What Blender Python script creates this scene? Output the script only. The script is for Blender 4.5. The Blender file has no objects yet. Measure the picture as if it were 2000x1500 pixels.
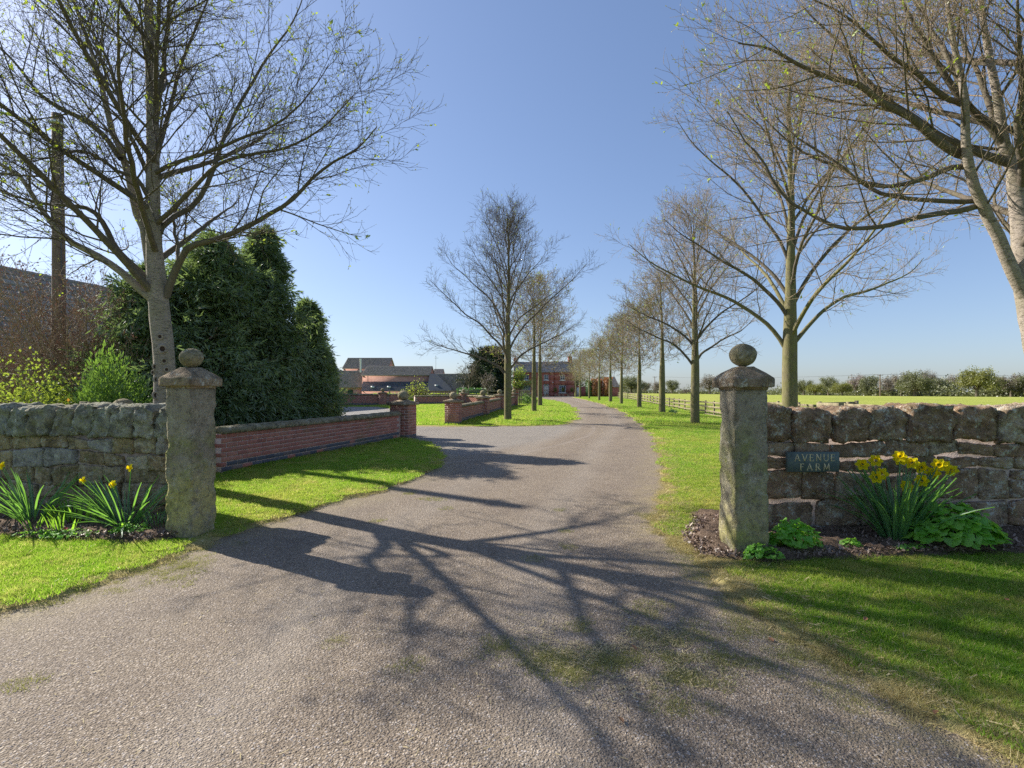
import bpy, math, random
import numpy as np
from mathutils import Vector, Matrix, Quaternion, noise as mnoise
R = math.radians
random.seed(7)
SC = bpy.context.scene
COL = SC.collection

# ------------------------------------------------------------------ camera
cam = bpy.data.objects.new('camera', bpy.data.cameras.new('camera'))
COL.objects.link(cam)
cam.location = (0, 0, 1.5)
cam.rotation_euler = (R(90), 0, 0)
cam.data.sensor_width = 36
cam.data.lens = 18
cam.data.shift_y = 15 / 2000
cam.data.clip_start = 0.05
cam.data.clip_end = 8000
SC.camera = cam

# ------------------------------------------------------------------ sky, sun, exposure
SUN_EL, SUN_AZ = R(33), math.atan2(-0.883, 0.47)          # azimuth measured from +Y towards +X
world = bpy.data.worlds.new('World')
SC.world = world
world.use_nodes = True
wn = world.node_tree
wn.nodes.clear()
wo = wn.nodes.new('ShaderNodeOutputWorld')
wb = wn.nodes.new('ShaderNodeBackground')
wb.inputs['Strength'].default_value = 0.15
sk = wn.nodes.new('ShaderNodeTexSky')
sk.sky_type = 'NISHITA'
sk.sun_disc = False
sk.sun_elevation = SUN_EL
sk.sun_rotation = SUN_AZ
sk.altitude = 0
sk.air_density = 1.0
sk.dust_density = 0.8
sk.ozone_density = 1.6
# the camera's tone response compresses the clear sky: softened range and a hazy tint, the same all round
_v = wn.nodes.new('ShaderNodeVectorMath'); _v.operation = 'MULTIPLY'; _v.inputs[1].default_value = (.27, .27, .27)
_g = wn.nodes.new('ShaderNodeGamma'); _g.inputs[1].default_value = .74
_t = wn.nodes.new('ShaderNodeVectorMath'); _t.operation = 'MULTIPLY'; _t.inputs[1].default_value = (.405 / .27, .455 / .27, .565 / .27)
wn.links.new(sk.outputs[0], _v.inputs[0]); wn.links.new(_v.outputs[0], _g.inputs[0]); wn.links.new(_g.outputs[0], _t.inputs[0]); wn.links.new(_t.outputs[0], wb.inputs[0])
wn.links.new(wb.outputs[0], wo.inputs[0])
sun = bpy.data.objects.new('sun', bpy.data.lights.new('sun', 'SUN'))
COL.objects.link(sun)
sun.data.energy = 4.5
sun.data.angle = R(0.53)
sun.data.color = (1.0, 0.95, 0.86)
_d = Vector((-math.sin(SUN_AZ) * math.cos(SUN_EL), -math.cos(SUN_AZ) * math.cos(SUN_EL), -math.sin(SUN_EL)))
sun.rotation_euler = _d.to_track_quat('-Z', 'Y').to_euler()
sun.location = (-30, 16, 22)
SC.view_settings.view_transform = 'Standard'
SC.view_settings.look = 'None'
SC.view_settings.gamma = 1
SC.view_settings.exposure = 1.05
try: SC.view_settings.use_curve_mapping = False
except Exception: pass
SC.cycles.max_bounces = 6
SC.cycles.use_denoising = False
SC.cycles.sample_clamp_indirect = 6
SC.cycles.transparent_max_bounces = 8

# ------------------------------------------------------------------ material helpers
def lin(c):
    return tuple(((v / 255) / 12.92 if v / 255 <= .04045 else ((v / 255 + .055) / 1.055) ** 2.4) for v in c)

class N:
    def __init__(s, name):
        s.m = bpy.data.materials.new(name)
        s.m.use_nodes = True
        s.t = s.m.node_tree
        s.t.nodes.clear()
    def n(s, kind, **k):
        o = s.t.nodes.new(kind)
        for a, b in k.items(): setattr(o, a, b)
        return o
    def put(s, sock, v):
        if v is None: return
        if hasattr(v, 'is_output') or isinstance(v, bpy.types.NodeSocket): s.t.links.new(v, sock)
        else:
            if sock.type == 'RGBA' and len(v) == 3: v = (*v, 1)
            sock.default_value = v
    def pos(s): return s.n('ShaderNodeNewGeometry').outputs['Position']
    def obj(s): return s.n('ShaderNodeTexCoord').outputs['Object']
    def orand(s): return s.n('ShaderNodeObjectInfo').outputs['Random']
    def island(s): return s.n('ShaderNodeNewGeometry').outputs['Random Per Island']
    def attr(s, a): return s.n('ShaderNodeAttribute', attribute_name=a).outputs['Fac']
    def noise(s, v, scale, detail=4, rough=.6, dist=0, col=False):
        o = s.n('ShaderNodeTexNoise'); s.put(o.inputs['Vector'], v)
        o.inputs['Scale'].default_value = scale; o.inputs['Detail'].default_value = detail
        o.inputs['Roughness'].default_value = rough; o.inputs['Distortion'].default_value = dist
        return o.outputs['Color' if col else 'Fac']
    def voro(s, v, scale, feature='F1', out='Distance', rand=1):
        o = s.n('ShaderNodeTexVoronoi', feature=feature); s.put(o.inputs['Vector'], v)
        o.inputs['Scale'].default_value = scale; o.inputs['Randomness'].default_value = rand
        return o.outputs[out]
    def ramp(s, f, stops):
        o = s.n('ShaderNodeValToRGB'); s.put(o.inputs[0], f)
        e = o.color_ramp.elements
        while len(e) < len(stops): e.new(.5)
        for el, (p, c) in zip(e, stops):
            el.position = p
            el.color = (c, c, c, 1) if isinstance(c, (int, float)) else (*c, 1)
        return o.outputs[0]
    def mix(s, f, a, b, blend='MIX'):
        o = s.n('ShaderNodeMix', data_type='RGBA', blend_type=blend)
        s.put(o.inputs[0], f); s.put(o.inputs[6], a); s.put(o.inputs[7], b)
        return o.outputs[2]
    def math(s, op, a, b=0, c=0):
        o = s.n('ShaderNodeMath', operation=op)
        s.put(o.inputs[0], a); s.put(o.inputs[1], b); s.put(o.inputs[2], c)
        return o.outputs[0]
    def rng(s, f, a, b, c=0, d=1, smooth=False):
        o = s.n('ShaderNodeMapRange')
        if smooth: o.interpolation_type = 'SMOOTHSTEP'
        s.put(o.inputs[0], f)
        for i, v in enumerate((a, b, c, d)): o.inputs[i + 1].default_value = v
        return o.outputs[0]
    def vmul(s, v, k):
        o = s.n('ShaderNodeVectorMath', operation='MULTIPLY'); s.put(o.inputs[0], v); o.inputs[1].default_value = k
        return o.outputs[0]
    def sep(s, v, i):
        o = s.n('ShaderNodeSeparateXYZ'); s.put(o.inputs[0], v); return o.outputs[i]
    def bump(s, h, strength=.5, dist=.01, nrm=None):
        o = s.n('ShaderNodeBump'); s.put(o.inputs['Height'], h)
        o.inputs['Strength'].default_value = strength; o.inputs['Distance'].default_value = dist
        if nrm is not None: s.put(o.inputs['Normal'], nrm)
        return o.outputs[0]
    def solid(s, color, rough=.85, nrm=None, spec=.3, metal=0):
        p = s.n('ShaderNodeBsdfPrincipled'); o = s.n('ShaderNodeOutputMaterial')
        s.put(p.inputs['Base Color'], color); s.put(p.inputs['Roughness'], rough)
        p.inputs['Specular IOR Level'].default_value = spec; p.inputs['Metallic'].default_value = metal
        s.put(p.inputs['Normal'], nrm)
        s.t.links.new(p.outputs[0], o.inputs[0]); return s.m
    def leaf(s, color, tcol=None, t=.45, gloss=.06, rough=.5, nrm=None):
        d = s.n('ShaderNodeBsdfDiffuse'); tr = s.n('ShaderNodeBsdfTranslucent'); g = s.n('ShaderNodeBsdfGlossy')
        s.put(d.inputs[0], color); s.put(tr.inputs[0], tcol if tcol is not None else color); g.inputs['Roughness'].default_value = rough
        s.put(d.inputs['Normal'], nrm)
        a = s.n('ShaderNodeMixShader'); b = s.n('ShaderNodeMixShader'); o = s.n('ShaderNodeOutputMaterial')
        a.inputs[0].default_value = t; b.inputs[0].default_value = gloss
        L = s.t.links.new
        L(d.outputs[0], a.inputs[1]); L(tr.outputs[0], a.inputs[2]); L(a.outputs[0], b.inputs[1]); L(g.outputs[0], b.inputs[2]); L(b.outputs[0], o.inputs[0])
        return s.m

def m_flat(name, c, rough=.8, var=.25, scale=6, bump=.2, spec=.3, metal=0):
    s = N(name); p = s.pos(); n = s.noise(p, scale, 5)
    col = s.mix(s.rng(n, .3, .7), tuple(v * (1 - var) for v in c), tuple(min(1, v * (1 + var)) for v in c))
    return s.solid(col, rough, s.bump(s.noise(p, scale * 8, 3), bump, .004), spec, metal)

def grass_colour(s):
    """shared patchiness of the lawns, by place in the world"""
    p = s.pos()
    big = s.noise(p, .55, 4, .6); mid = s.noise(p, 3.2, 4, .65); fine = s.noise(p, 28, 3, .6)
    c = s.mix(s.rng(mid, .3, .7), (.12, .255, .016), (.215, .36, .028))
    c = s.mix(s.rng(big, .46, .70), c, (.31, .33, .06))
    c = s.mix(s.math('MULTIPLY', s.rng(s.noise(p, 9, 4, .7), .50, .68), .7), c, (.085, .13, .015))
    dry = s.math('MULTIPLY', s.rng(s.noise(p, 2.3, 6, .78), .50, .64), .8)
    c = s.mix(dry, c, (.44, .35, .14))
    c = s.mix(s.rng(fine, .2, .8, 0, .5), c, (.09, .17, .01))
    return c, fine

def mk_ground():
    s = N('turf ground'); c, fine = grass_colour(s); p = s.pos()
    fld = s.attr('field'); edge = s.attr('edge')
    strip = s.vmul(p, (.5, .16, 1))
    fc = s.mix(s.rng(s.noise(p, .05, 4, .6), .3, .7), (.29, .33, .075), (.37, .375, .10))
    fc = s.mix(s.rng(s.noise(strip, 1.2, 3, .5), .35, .65, 0, .35), fc, (.20, .24, .04))
    c = s.mix(fld, c, fc)
    straw = s.mix(s.noise(p, 22, 4, .7), (.24, .17, .075), (.52, .42, .22))
    e = s.math('MULTIPLY', s.rng(edge, .0, .28, 1, 0), s.rng(s.noise(p, 3.5, 4, .7), .28, .52))
    c = s.mix(e, c, straw)
    h = s.math('ADD', s.noise(p, 14, 4, .7), s.math('MULTIPLY', s.noise(p, 70, 3, .7), .6))
    return s.solid(c, 1, s.bump(h, .8, .03), 0)

def mk_blade():
    s = N('grass blade'); c, fine = grass_colour(s)
    c = s.mix(s.rng(s.island(), 0, 1, 0, .5), c, (.26, .31, .05))
    dead = s.ramp(s.island(), [(.0, 0), (.88, 0), (.9, 1), (1, 1)])
    c = s.mix(dead, c, (.45, .38, .17))
    strawy = s.attr('dry')
    return s.leaf(c, s.mix(1, c, (2.1, 2.1, 1.9), 'MULTIPLY'), .55, .02, .5)

def mk_asphalt():
    s = N('chipped asphalt'); p = s.pos(); e = s.attr('edge'); yd = s.attr('yard')
    w = s.noise(p, 40, 2, .5, col=True)
    pv = s.mix(.012, p, w)
    vd = s.voro(pv, 78); vc = s.voro(pv, 78, out='Color'); vd2 = s.voro(p, 150); vc2 = s.voro(p, 150, out='Color')
    base = s.mix(s.rng(s.noise(p, .9, 5, .65), .3, .7), (.175, .132, .082), (.250, .192, .122))
    chip = s.ramp(s.sep(vc, 0), [(0, (.07, .056, .046)), (.35, (.165, .128, .10)), (.7, (.30, .245, .195)), (1, (.58, .50, .42))])
    small = s.ramp(s.sep(vc2, 0), [(0, (.09, .07, .055)), (.6, (.21, .162, .125)), (1, (.46, .38, .30))])
    c = s.mix(.5, base, small)
    c = s.mix(s.math('MULTIPLY', s.rng(vd, .55, .3), .8), c, chip)
    mott = s.noise(p, 2.6, 5, .7)
    c = s.mix(s.rng(mott, .42, .75, 0, .30), c, (.09, .068, .062))
    c = s.mix(yd, c, s.mix(s.noise(p, 3, 4), (.20, .185, .17), (.30, .28, .25)))
    c = s.mix(s.math('MULTIPLY', s.attr('track'), s.rng(s.noise(p, 1.1, 4, .7), .3, .7, .1, .38)), c, (.33, .29, .245))
    c = s.mix(s.rng(s.noise(p, .55, 6, .75, .5), .56, .70, 0, .38), c, (.10, .078, .062))
    # dust and cut straw washed to the edges
    dust = s.math('MULTIPLY', s.rng(e, -.55, .0, 0, 1), s.rng(s.noise(p, 5, 5, .75), .38, .62))
    c = s.mix(s.math('MULTIPLY', dust, .75), c, s.mix(s.noise(p, 60, 3), (.20, .155, .08), (.40, .33, .18)))
    seam = s.attr('seam')
    c = s.mix(seam, c, (.33, .28, .24))
    h = s.math('ADD', s.rng(vd, .6, .15), s.math('MULTIPLY', s.rng(vd2, .6, .1), .5))
    b = s.bump(h, .75, .006)
    b = s.bump(mott, .3, .02, b)
    return s.solid(c, .82, b, .25)

def mk_stone(name, tones, lichen=.5, moss=.3, mortar=False, scale=1.0):
    s = N(name); p = s.pos(); r = s.orand()
    n1 = s.noise(p, 5 * scale, 6, .7); n2 = s.noise(p, 45 * scale, 4, .7)
    c = s.ramp(s.math('ADD', s.math('MULTIPLY', r, .75), s.math('MULTIPLY', n1, .35)), [(i / (len(tones) - 1) * .9 + .05, t) for i, t in enumerate(tones)])
    c = s.mix(s.rng(n2, .3, .75, 0, .6), c, tuple(v * .4 for v in tones[0]))
    g = s.noise(p, 7 * scale, 5, .7, .3)
    c = s.mix(s.math('MULTIPLY', s.rng(g, .5, .66), moss), c, (.12, .135, .035))
    sp = s.noise(p, 17 * scale, 5, .75)
    c = s.mix(s.math('MULTIPLY', s.rng(sp, .57, .63), lichen), c, (.56, .55, .46))
    big = s.noise(p, 5.5 * scale, 6, .8, .6)
    c = s.mix(s.math('MULTIPLY', s.math('MULTIPLY', s.rng(big, .54, .60), s.rng(n2, .42, .56)), lichen), c, (.60, .59, .50))
    pw = s.mix(.05, p, s.noise(p, 30, 3, .6, col=True)); sv = s.voro(pw, 17 * scale); pick = s.rng(s.sep(s.voro(pw, 17 * scale, out='Color'), 1), .90, .92)
    c = s.mix(s.math('MULTIPLY', s.math('MULTIPLY', s.rng(sv, .36, .22), s.math('MULTIPLY', pick, s.rng(r, .3, .6))), lichen), c, (.60, .60, .54))
    dk = s.noise(p, 8 * scale, 6, .8, .4)
    c = s.mix(s.rng(dk, .48, .60, 0, .68), c, tuple(v * .32 for v in tones[0]))
    h = s.math('ADD', s.noise(p, 12 * scale, 6, .75), s.math('MULTIPLY', n2, .5))
    return s.solid(c, .92, s.bump(h, 1, .035), .12)

def mk_post_stone(name, yellow):
    s = N(name); p = s.pos(); z = s.sep(p, 2)
    n1 = s.noise(p, 4, 6, .7); n2 = s.noise(p, 60, 4, .7); n3 = s.noise(p, 9, 5, .7)
    c = s.mix(s.rng(n1, .3, .7), (.30, .25, .185), (.46, .41, .30))
    m = s.math('MULTIPLY', s.rng(s.noise(p, 3.1, 5, .65, .4), .42, .60), s.rng(z, 1.35, .9))
    c = s.mix(s.math('MULTIPLY', m, .8), c, (.26, .28, .05))
    low = s.math('MULTIPLY', s.rng(z, .85, .45), s.rng(n3, .35, .55))
    c = s.mix(s.math('MULTIPLY', low, yellow), c, (.62, .54, .20))
    damp = s.rng(z, .22, .02, 0, .7)
    c = s.mix(damp, c, (.17, .14, .115))
    c = s.mix(s.rng(n2, .35, .8, 0, .6), c, (.14, .125, .085))
    c = s.mix(s.math('MULTIPLY', s.rng(s.noise(p, 19, 5, .8), .62, .68), .6), c, (.45, .45, .38))
    tool = s.noise(s.vmul(p, (1, 1, .35)), 90, 3, .6)
    c = s.mix(s.rng(s.noise(p, 13, 6, .85, .4), .50, .60, 0, .65), c, (.12, .10, .07))
    c = s.mix(s.math('MULTIPLY', s.rng(s.noise(p, 7, 6, .85, .5), .56, .62), .5), c, (.52, .49, .38))
    h = s.math('ADD', s.noise(p, 14, 6, .75), s.math('MULTIPLY', tool, .5))
    return s.solid(c, .93, s.bump(h, 1, .03), .12)

def mk_brick(name, tones, dirt=.35):
    s = N(name); p = s.pos()
    r = s.math('FRACT', s.math('ADD', s.orand(), s.math('MULTIPLY', s.island(), 7.3)))
    c = s.ramp(r, [(i / (len(tones) - 1), t) for i, t in enumerate(tones)])
    n = s.noise(p, 9, 5, .7); f = s.noise(p, 120, 3, .7)
    c = s.mix(s.rng(n, .35, .75, 0, dirt), c, tuple(v * .4 for v in tones[0]))
    c = s.mix(s.rng(f, .55, .75, 0, .25), c, (.42, .32, .27))
    c = s.mix(s.math('MULTIPLY', s.rng(s.noise(p, 1.3, 4, .6), .56, .68), .35), c, (.16, .15, .06))
    return s.solid(c, .9, s.bump(f, .5, .003), .2)

def mk_far_brick(name, c1, c2):
    s = N(name); o = s.obj()
    b = s.n('ShaderNodeTexBrick'); m = s.n('ShaderNodeMapping'); m.inputs['Rotation'].default_value = (R(90), 0, 0)
    s.put(m.inputs[0], o); s.put(b.inputs['Vector'], m.outputs[0])
    b.inputs['Scale'].default_value = 1; b.inputs['Brick Width'].default_value = .45; b.inputs['Row Height'].default_value = .15
    b.inputs['Mortar Size'].default_value = .018
    s.put(b.inputs['Color1'], c1); s.put(b.inputs['Color2'], c2); s.put(b.inputs['Mortar'], tuple(v * .85 for v in c1))
    p = s.pos()
    c = s.mix(s.rng(s.noise(p, .8, 5, .7), .35, .7, 0, .5), b.outputs['Color'], tuple(v * .6 for v in c1))
    c = s.mix(s.rng(s.noise(p, 5, 4, .7), .4, .7, 0, .3), c, tuple(min(1, v * 1.5) for v in c2))
    return s.solid(c, .9, s.bump(s.noise(p, 12, 3), .3, .01), .15)

def mk_roof(name, c1, c2):
    s = N(name); p = s.pos(); r = s.island()
    c = s.mix(s.noise(p, 1.1, 5, .7), c1, c2)
    c = s.mix(s.rng(r, 0, 1, 0, .6), c, tuple(v * .55 for v in c1))
    c = s.mix(s.math('MULTIPLY', s.rng(s.noise(p, 2.3, 5, .8), .52, .66), .5), c, (.20, .19, .09))
    return s.solid(c, .85, s.bump(s.noise(p, 20, 4), .4, .01), .3)

def mk_bark(name, a, b, moss, mcol=(.13, .14, .03), lent=0):
    s = N(name); o = s.pos()
    n = s.noise(s.vmul(o, (1, 1, .25 if not lent else 3.2)), 26, 5, .7)
    c = s.mix(s.rng(n, .3, .7), a, b)
    if lent:
        bl = s.noise(s.vmul(o, (1, 1, 3.5)), 14, 4, .8)
        c = s.mix(s.rng(bl, .52, .62, 0, .85), c, tuple(v * .35 for v in a))
    c = s.mix(s.math('MULTIPLY', s.rng(s.noise(o, 3.3, 5, .7), .4, .62), moss), c, mcol)
    return s.solid(c, .88, s.bump(n, .8, .012), .2)

def mk_leaf(name, a, b, tr, t=.45, gloss=.06):
    s = N(name)
    r = s.math('FRACT', s.math('ADD', s.orand(), s.math('MULTIPLY', s.island(), 5.7)))
    c = s.mix(r, a, b); c = s.mix(s.rng(s.noise(s.pos(), 6, 3), .3, .7, 0, .4), c, tuple(v * .6 for v in a))
    return s.leaf(c, s.mix(r, tr, tuple(v * .7 for v in tr)), t, gloss)

def mk_soil():
    s = N('garden soil'); p = s.pos()
    n = s.noise(p, 22, 6, .8)
    c = s.mix(s.rng(n, .3, .7), (.10, .07, .05), (.30, .215, .155))
    c = s.mix(s.rng(s.noise(p, 90, 3), .55, .75, 0, .7), c, (.45, .31, .22))
    return s.solid(c, .97, s.bump(s.math('ADD', n, s.noise(p, 70, 4, .8)), 1, .03), .08)

def mk_glass():
    s = N('window glass'); return s.solid(s.mix(s.rng(s.noise(s.pos(), 1.5, 3), .35, .65), (.03, .045, .07), (.10, .14, .2)), .12, None, .6)

MAT = dict(
    ground=mk_ground(), blade=mk_blade(), asphalt=mk_asphalt(), soil=mk_soil(), glass=mk_glass(),
    stoneR=mk_stone('dark sandstone', [(.27, .165, .105), (.42, .275, .175), (.34, .235, .155), (.50, .36, .24), (.55, .46, .33)], .9, .3),
    stoneL=mk_stone('mossy sandstone', [(.27, .20, .115), (.42, .31, .18), (.37, .29, .155), (.52, .40, .235), (.56, .48, .32)], .55, .6),
    copeL=mk_stone('grey green coping sandstone', [(.28, .25, .18), (.40, .37, .27), (.37, .37, .29), (.48, .46, .36)], .6, .45),
    pale=mk_stone('pale lichened stone', [(.34, .31, .27), (.45, .42, .36)], .6, .1),
    mortarR=m_flat('pink lime mortar', (.56, .43, .36), .95, .3, 9, 1),
    mortarL=m_flat('grey brown mortar', (.36, .28, .22), .95, .4, 9, 1),
    postL=mk_post_stone('mossy gritstone', .9), postR=mk_post_stone('weathered gritstone', .45),
    capstone=mk_stone('brown capstone', [(.32, .235, .155), (.46, .36, .245)], .7, .35),
    ballstone=mk_stone('stone ball grit', [(.32, .265, .16), (.44, .38, .23)], .45, .45),
    coping=mk_stone('lichened coping', [(.24, .20, .125), (.37, .31, .20), (.30, .27, .165)], .55, .5),
    brick=mk_brick('red brick', [(.34, .135, .105), (.44, .18, .14), (.39, .155, .12), (.48, .22, .165), (.29, .13, .105)]),
    bluebrick=mk_brick('blue brick', [(.085, .088, .105), (.13, .135, .155), (.105, .105, .125), (.23, .16, .14)]),
    mortar=m_flat('brick mortar', (.60, .46, .39), .95, .2, 20, .5),
    farbrick=mk_far_brick('barn brick', (.50, .25, .195), (.62, .35, .28)),
    housebrick=mk_far_brick('house brick', (.42, .145, .11), (.50, .19, .14)),
    slate=mk_roof('grey slate', (.27, .25, .255), (.40, .375, .375)),
    tile=mk_roof('brown clay tile', (.30, .25, .215), (.43, .365, .315)),
    darkroof=mk_roof('dark slate', (.07, .078, .10), (.11, .12, .15)),
    white=m_flat('white painted wood', (.78, .77, .73), .5, .05, 4, .05),
    cream=m_flat('cream painted door', (.62, .58, .50), .5, .05, 4, .05),
    barkL=mk_bark('grey smooth bark', (.26, .21, .17), (.42, .36, .30), .35, (.15, .14, .05), 1),
    barkG=mk_bark('green mossy bark', (.125, .105, .06), (.24, .21, .115), .55, (.16, .16, .04)),
    limb=mk_bark('limb bark', (.09, .075, .06), (.17, .14, .11), .22, (.17, .155, .06)),
    twig=m_flat('twig bark', (.075, .055, .042), .8, .3, 3, .1),
    twigR=m_flat('reddish twig bark', (.32, .235, .155), .8, .3, 3, .1),
    bud=mk_leaf('opening bud', (.20, .15, .06), (.30, .32, .09), (.4, .42, .08), .35),
    newleaf=mk_leaf('fresh leaf', (.20, .30, .03), (.32, .40, .05), (.5, .62, .05), .5),
    conifer=mk_leaf('conifer spray', (.075, .12, .048), (.17, .235, .09), (.32, .45, .12), .35, .08),
    coniferL=mk_leaf('light conifer spray', (.08, .17, .03), (.18, .30, .055), (.3, .5, .06), .35),
    hedgeY=mk_leaf('yellow green leaf', (.17, .27, .035), (.36, .42, .06), (.5, .62, .07), .45),
    pinkl=mk_leaf('pink blossom', (.42, .22, .22), (.5, .3, .28), (.5, .25, .25), .4),
    redtwig=mk_leaf('reddish brown spring twig', (.13, .065, .05), (.22, .12, .09), (.2, .1, .07), .2),
    orange=mk_leaf('orange leaf', (.55, .20, .03), (.65, .33, .05), (.7, .35, .05), .4),
    beech=mk_leaf('copper beech leaf', (.38, .15, .06), (.48, .22, .09), (.5, .22, .08), .3),
    ivy=mk_leaf('ivy leaf', (.05, .13, .03), (.10, .22, .06), (.15, .3, .06), .3, .1),
    yew=mk_leaf('yew foliage', (.02, .038, .016), (.05, .07, .025), (.05, .08, .02), .15),
    olive=mk_leaf('olive spring foliage', (.125, .135, .06), (.19, .20, .085), (.24, .26, .09), .3),
    olive2=mk_leaf('bright spring foliage', (.17, .18, .03), (.25, .26, .05), (.34, .34, .06), .3),
    brownf=mk_leaf('bare winter crown', (.17, .14, .10), (.24, .20, .15), (.24, .2, .13), .25),
    pinkf=mk_leaf('pinkish bare crown', (.29, .22, .19), (.36, .28, .25), (.35, .28, .22), .25),
    daff=mk_leaf('daffodil leaf', (.06, .19, .08), (.13, .32, .10), (.3, .62, .08), .45, .1),
    shoot=mk_leaf('young green shoot', (.13, .32, .03), (.22, .46, .045), (.45, .8, .06), .5, .06),
    petal=mk_leaf('daffodil petal', (.98, .84, .02), (1, .88, .03), (1, .92, .03), .6, .0),
    trumpet=mk_leaf('daffodil trumpet', (.96, .70, .01), (1, .74, .015), (1, .75, .01), .5, .0),
    aquil=mk_leaf('lobed leaf', (.16, .40, .05), (.30, .58, .08), (.5, .9, .08), .5, .04),
    straw=mk_leaf('dry straw', (.45, .36, .17), (.62, .52, .28), (.5, .4, .2), .2),
    mulch=mk_leaf('mulch crumb', (.13, .09, .065), (.36, .25, .185), (.1, .05, .03), .05),
    chips=mk_brick('stone chip', [(.10, .085, .08), (.30, .26, .23), (.48, .43, .39), (.2, .16, .14)], .1),
    deadleaf=mk_leaf('dead leaf', (.24, .11, .05), (.36, .2, .1), (.3, .15, .06), .2),
    wood=m_flat('weathered fence wood', (.23, .19, .12), .9, .35, 5, .5),
    pole=mk_bark('pole wood', (.17, .115, .085), (.28, .20, .155), .1),
    plaque=m_flat('grey blue slate plaque', (.085, .115, .11), .6, .3, 9, .3, .4),
    gold=m_flat('worn gilt lettering', (.62, .52, .30), .6, .3, 60, .2),
    terracotta=m_flat('terracotta', (.42, .26, .17), .85, .15, 4, .2),
    steel=m_flat('galvanised steel', (.6, .6, .58), .5, .1, 4, .1, .4, .3),
    wire=m_flat('dark wire', (.12, .12, .13), .6, .1, 1, 0),
    gravel=m_flat('pale gravel', (.45, .40, .34), .9, .2, 12, .6),
    redflower=mk_leaf('red primula petal', (.5, .02, .02), (.6, .05, .03), (.5, .03, .02), .2),
)
MAT['dryblade'] = mk_leaf('dry grass blade', (.34, .31, .10), (.66, .53, .27), (.7, .6, .3), .4, .02)
MAT['sapling'] = mk_leaf('bright sapling leaf', (.36, .48, .05), (.5, .6, .08), (.8, .95, .1), .5, .03)
MAT['knotdark'] = m_flat('dark knot hollow', (.05, .03, .02))
MAT['moss'] = mk_leaf('moss tuft', (.24, .25, .07), (.42, .38, .15), (.45, .45, .12), .4)

# ------------------------------------------------------------------ object helpers
def new_mesh(name, V, F, mat=None, smooth=False):
    """V (n,3); F list of arrays of faces (each (m,k)) or a python list of faces"""
    me = bpy.data.meshes.new(name)
    V = np.asarray(V, dtype=np.float32)
    if isinstance(F, np.ndarray): F = [F]
    if len(F) and isinstance(F[0], np.ndarray):
        idx = np.concatenate([f.ravel() for f in F]).astype(np.int32)
        cnt = np.concatenate([np.full(len(f), f.shape[1]) for f in F])
    else:
        idx = np.array([i for f in F for i in f], dtype=np.int32); cnt = np.array([len(f) for f in F])
    st = np.concatenate([[0], np.cumsum(cnt)[:-1]]).astype(np.int32)
    me.vertices.add(len(V)); me.vertices.foreach_set('co', V.ravel())
    me.loops.add(len(idx)); me.loops.foreach_set('vertex_index', idx)
    me.polygons.add(len(cnt)); me.polygons.foreach_set('loop_start', st)
    if smooth: me.polygons.foreach_set('use_smooth', np.ones(len(cnt), dtype=bool))
    me.update(calc_edges=True)
    if mat is not None: me.materials.append(mat)
    return me

def tag(o, label=None, cat=None, group=None, kind=None):
    if label: o['label'] = label
    if cat: o['category'] = cat
    if group: o['group'] = group
    if kind: o['kind'] = kind
    return o

def empty(name, loc, label=None, cat=None, group=None, rz=0, kind=None):
    o = bpy.data.objects.new(name, None); COL.objects.link(o)
    o.location = loc; o.rotation_euler = (0, 0, rz); o.empty_display_size = .2
    return tag(o, label, cat, group, kind)

def obj(name, me, parent=None, loc=(0, 0, 0), rot=(0, 0, 0), scale=(1, 1, 1), kind=None):
    o = bpy.data.objects.new(name, me); COL.objects.link(o)
    o.location = loc; o.rotation_euler = rot; o.scale = scale
    if parent is not None: o.parent = parent
    if kind: o['kind'] = kind
    return o

def copy_tree(src, loc, rz=0, scale=None, label=None, group=None):
    r = src.copy(); COL.objects.link(r); r.location = loc; r.rotation_euler = (0, 0, rz)
    if scale: r.scale = scale
    if label: r['label'] = label
    if group: r['group'] = group
    for ch in list(src.children):
        c = ch.copy(); COL.objects.link(c); c.parent = r
        for g in list(ch.children):
            d = g.copy(); COL.objects.link(d); d.parent = c
    return r

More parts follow.
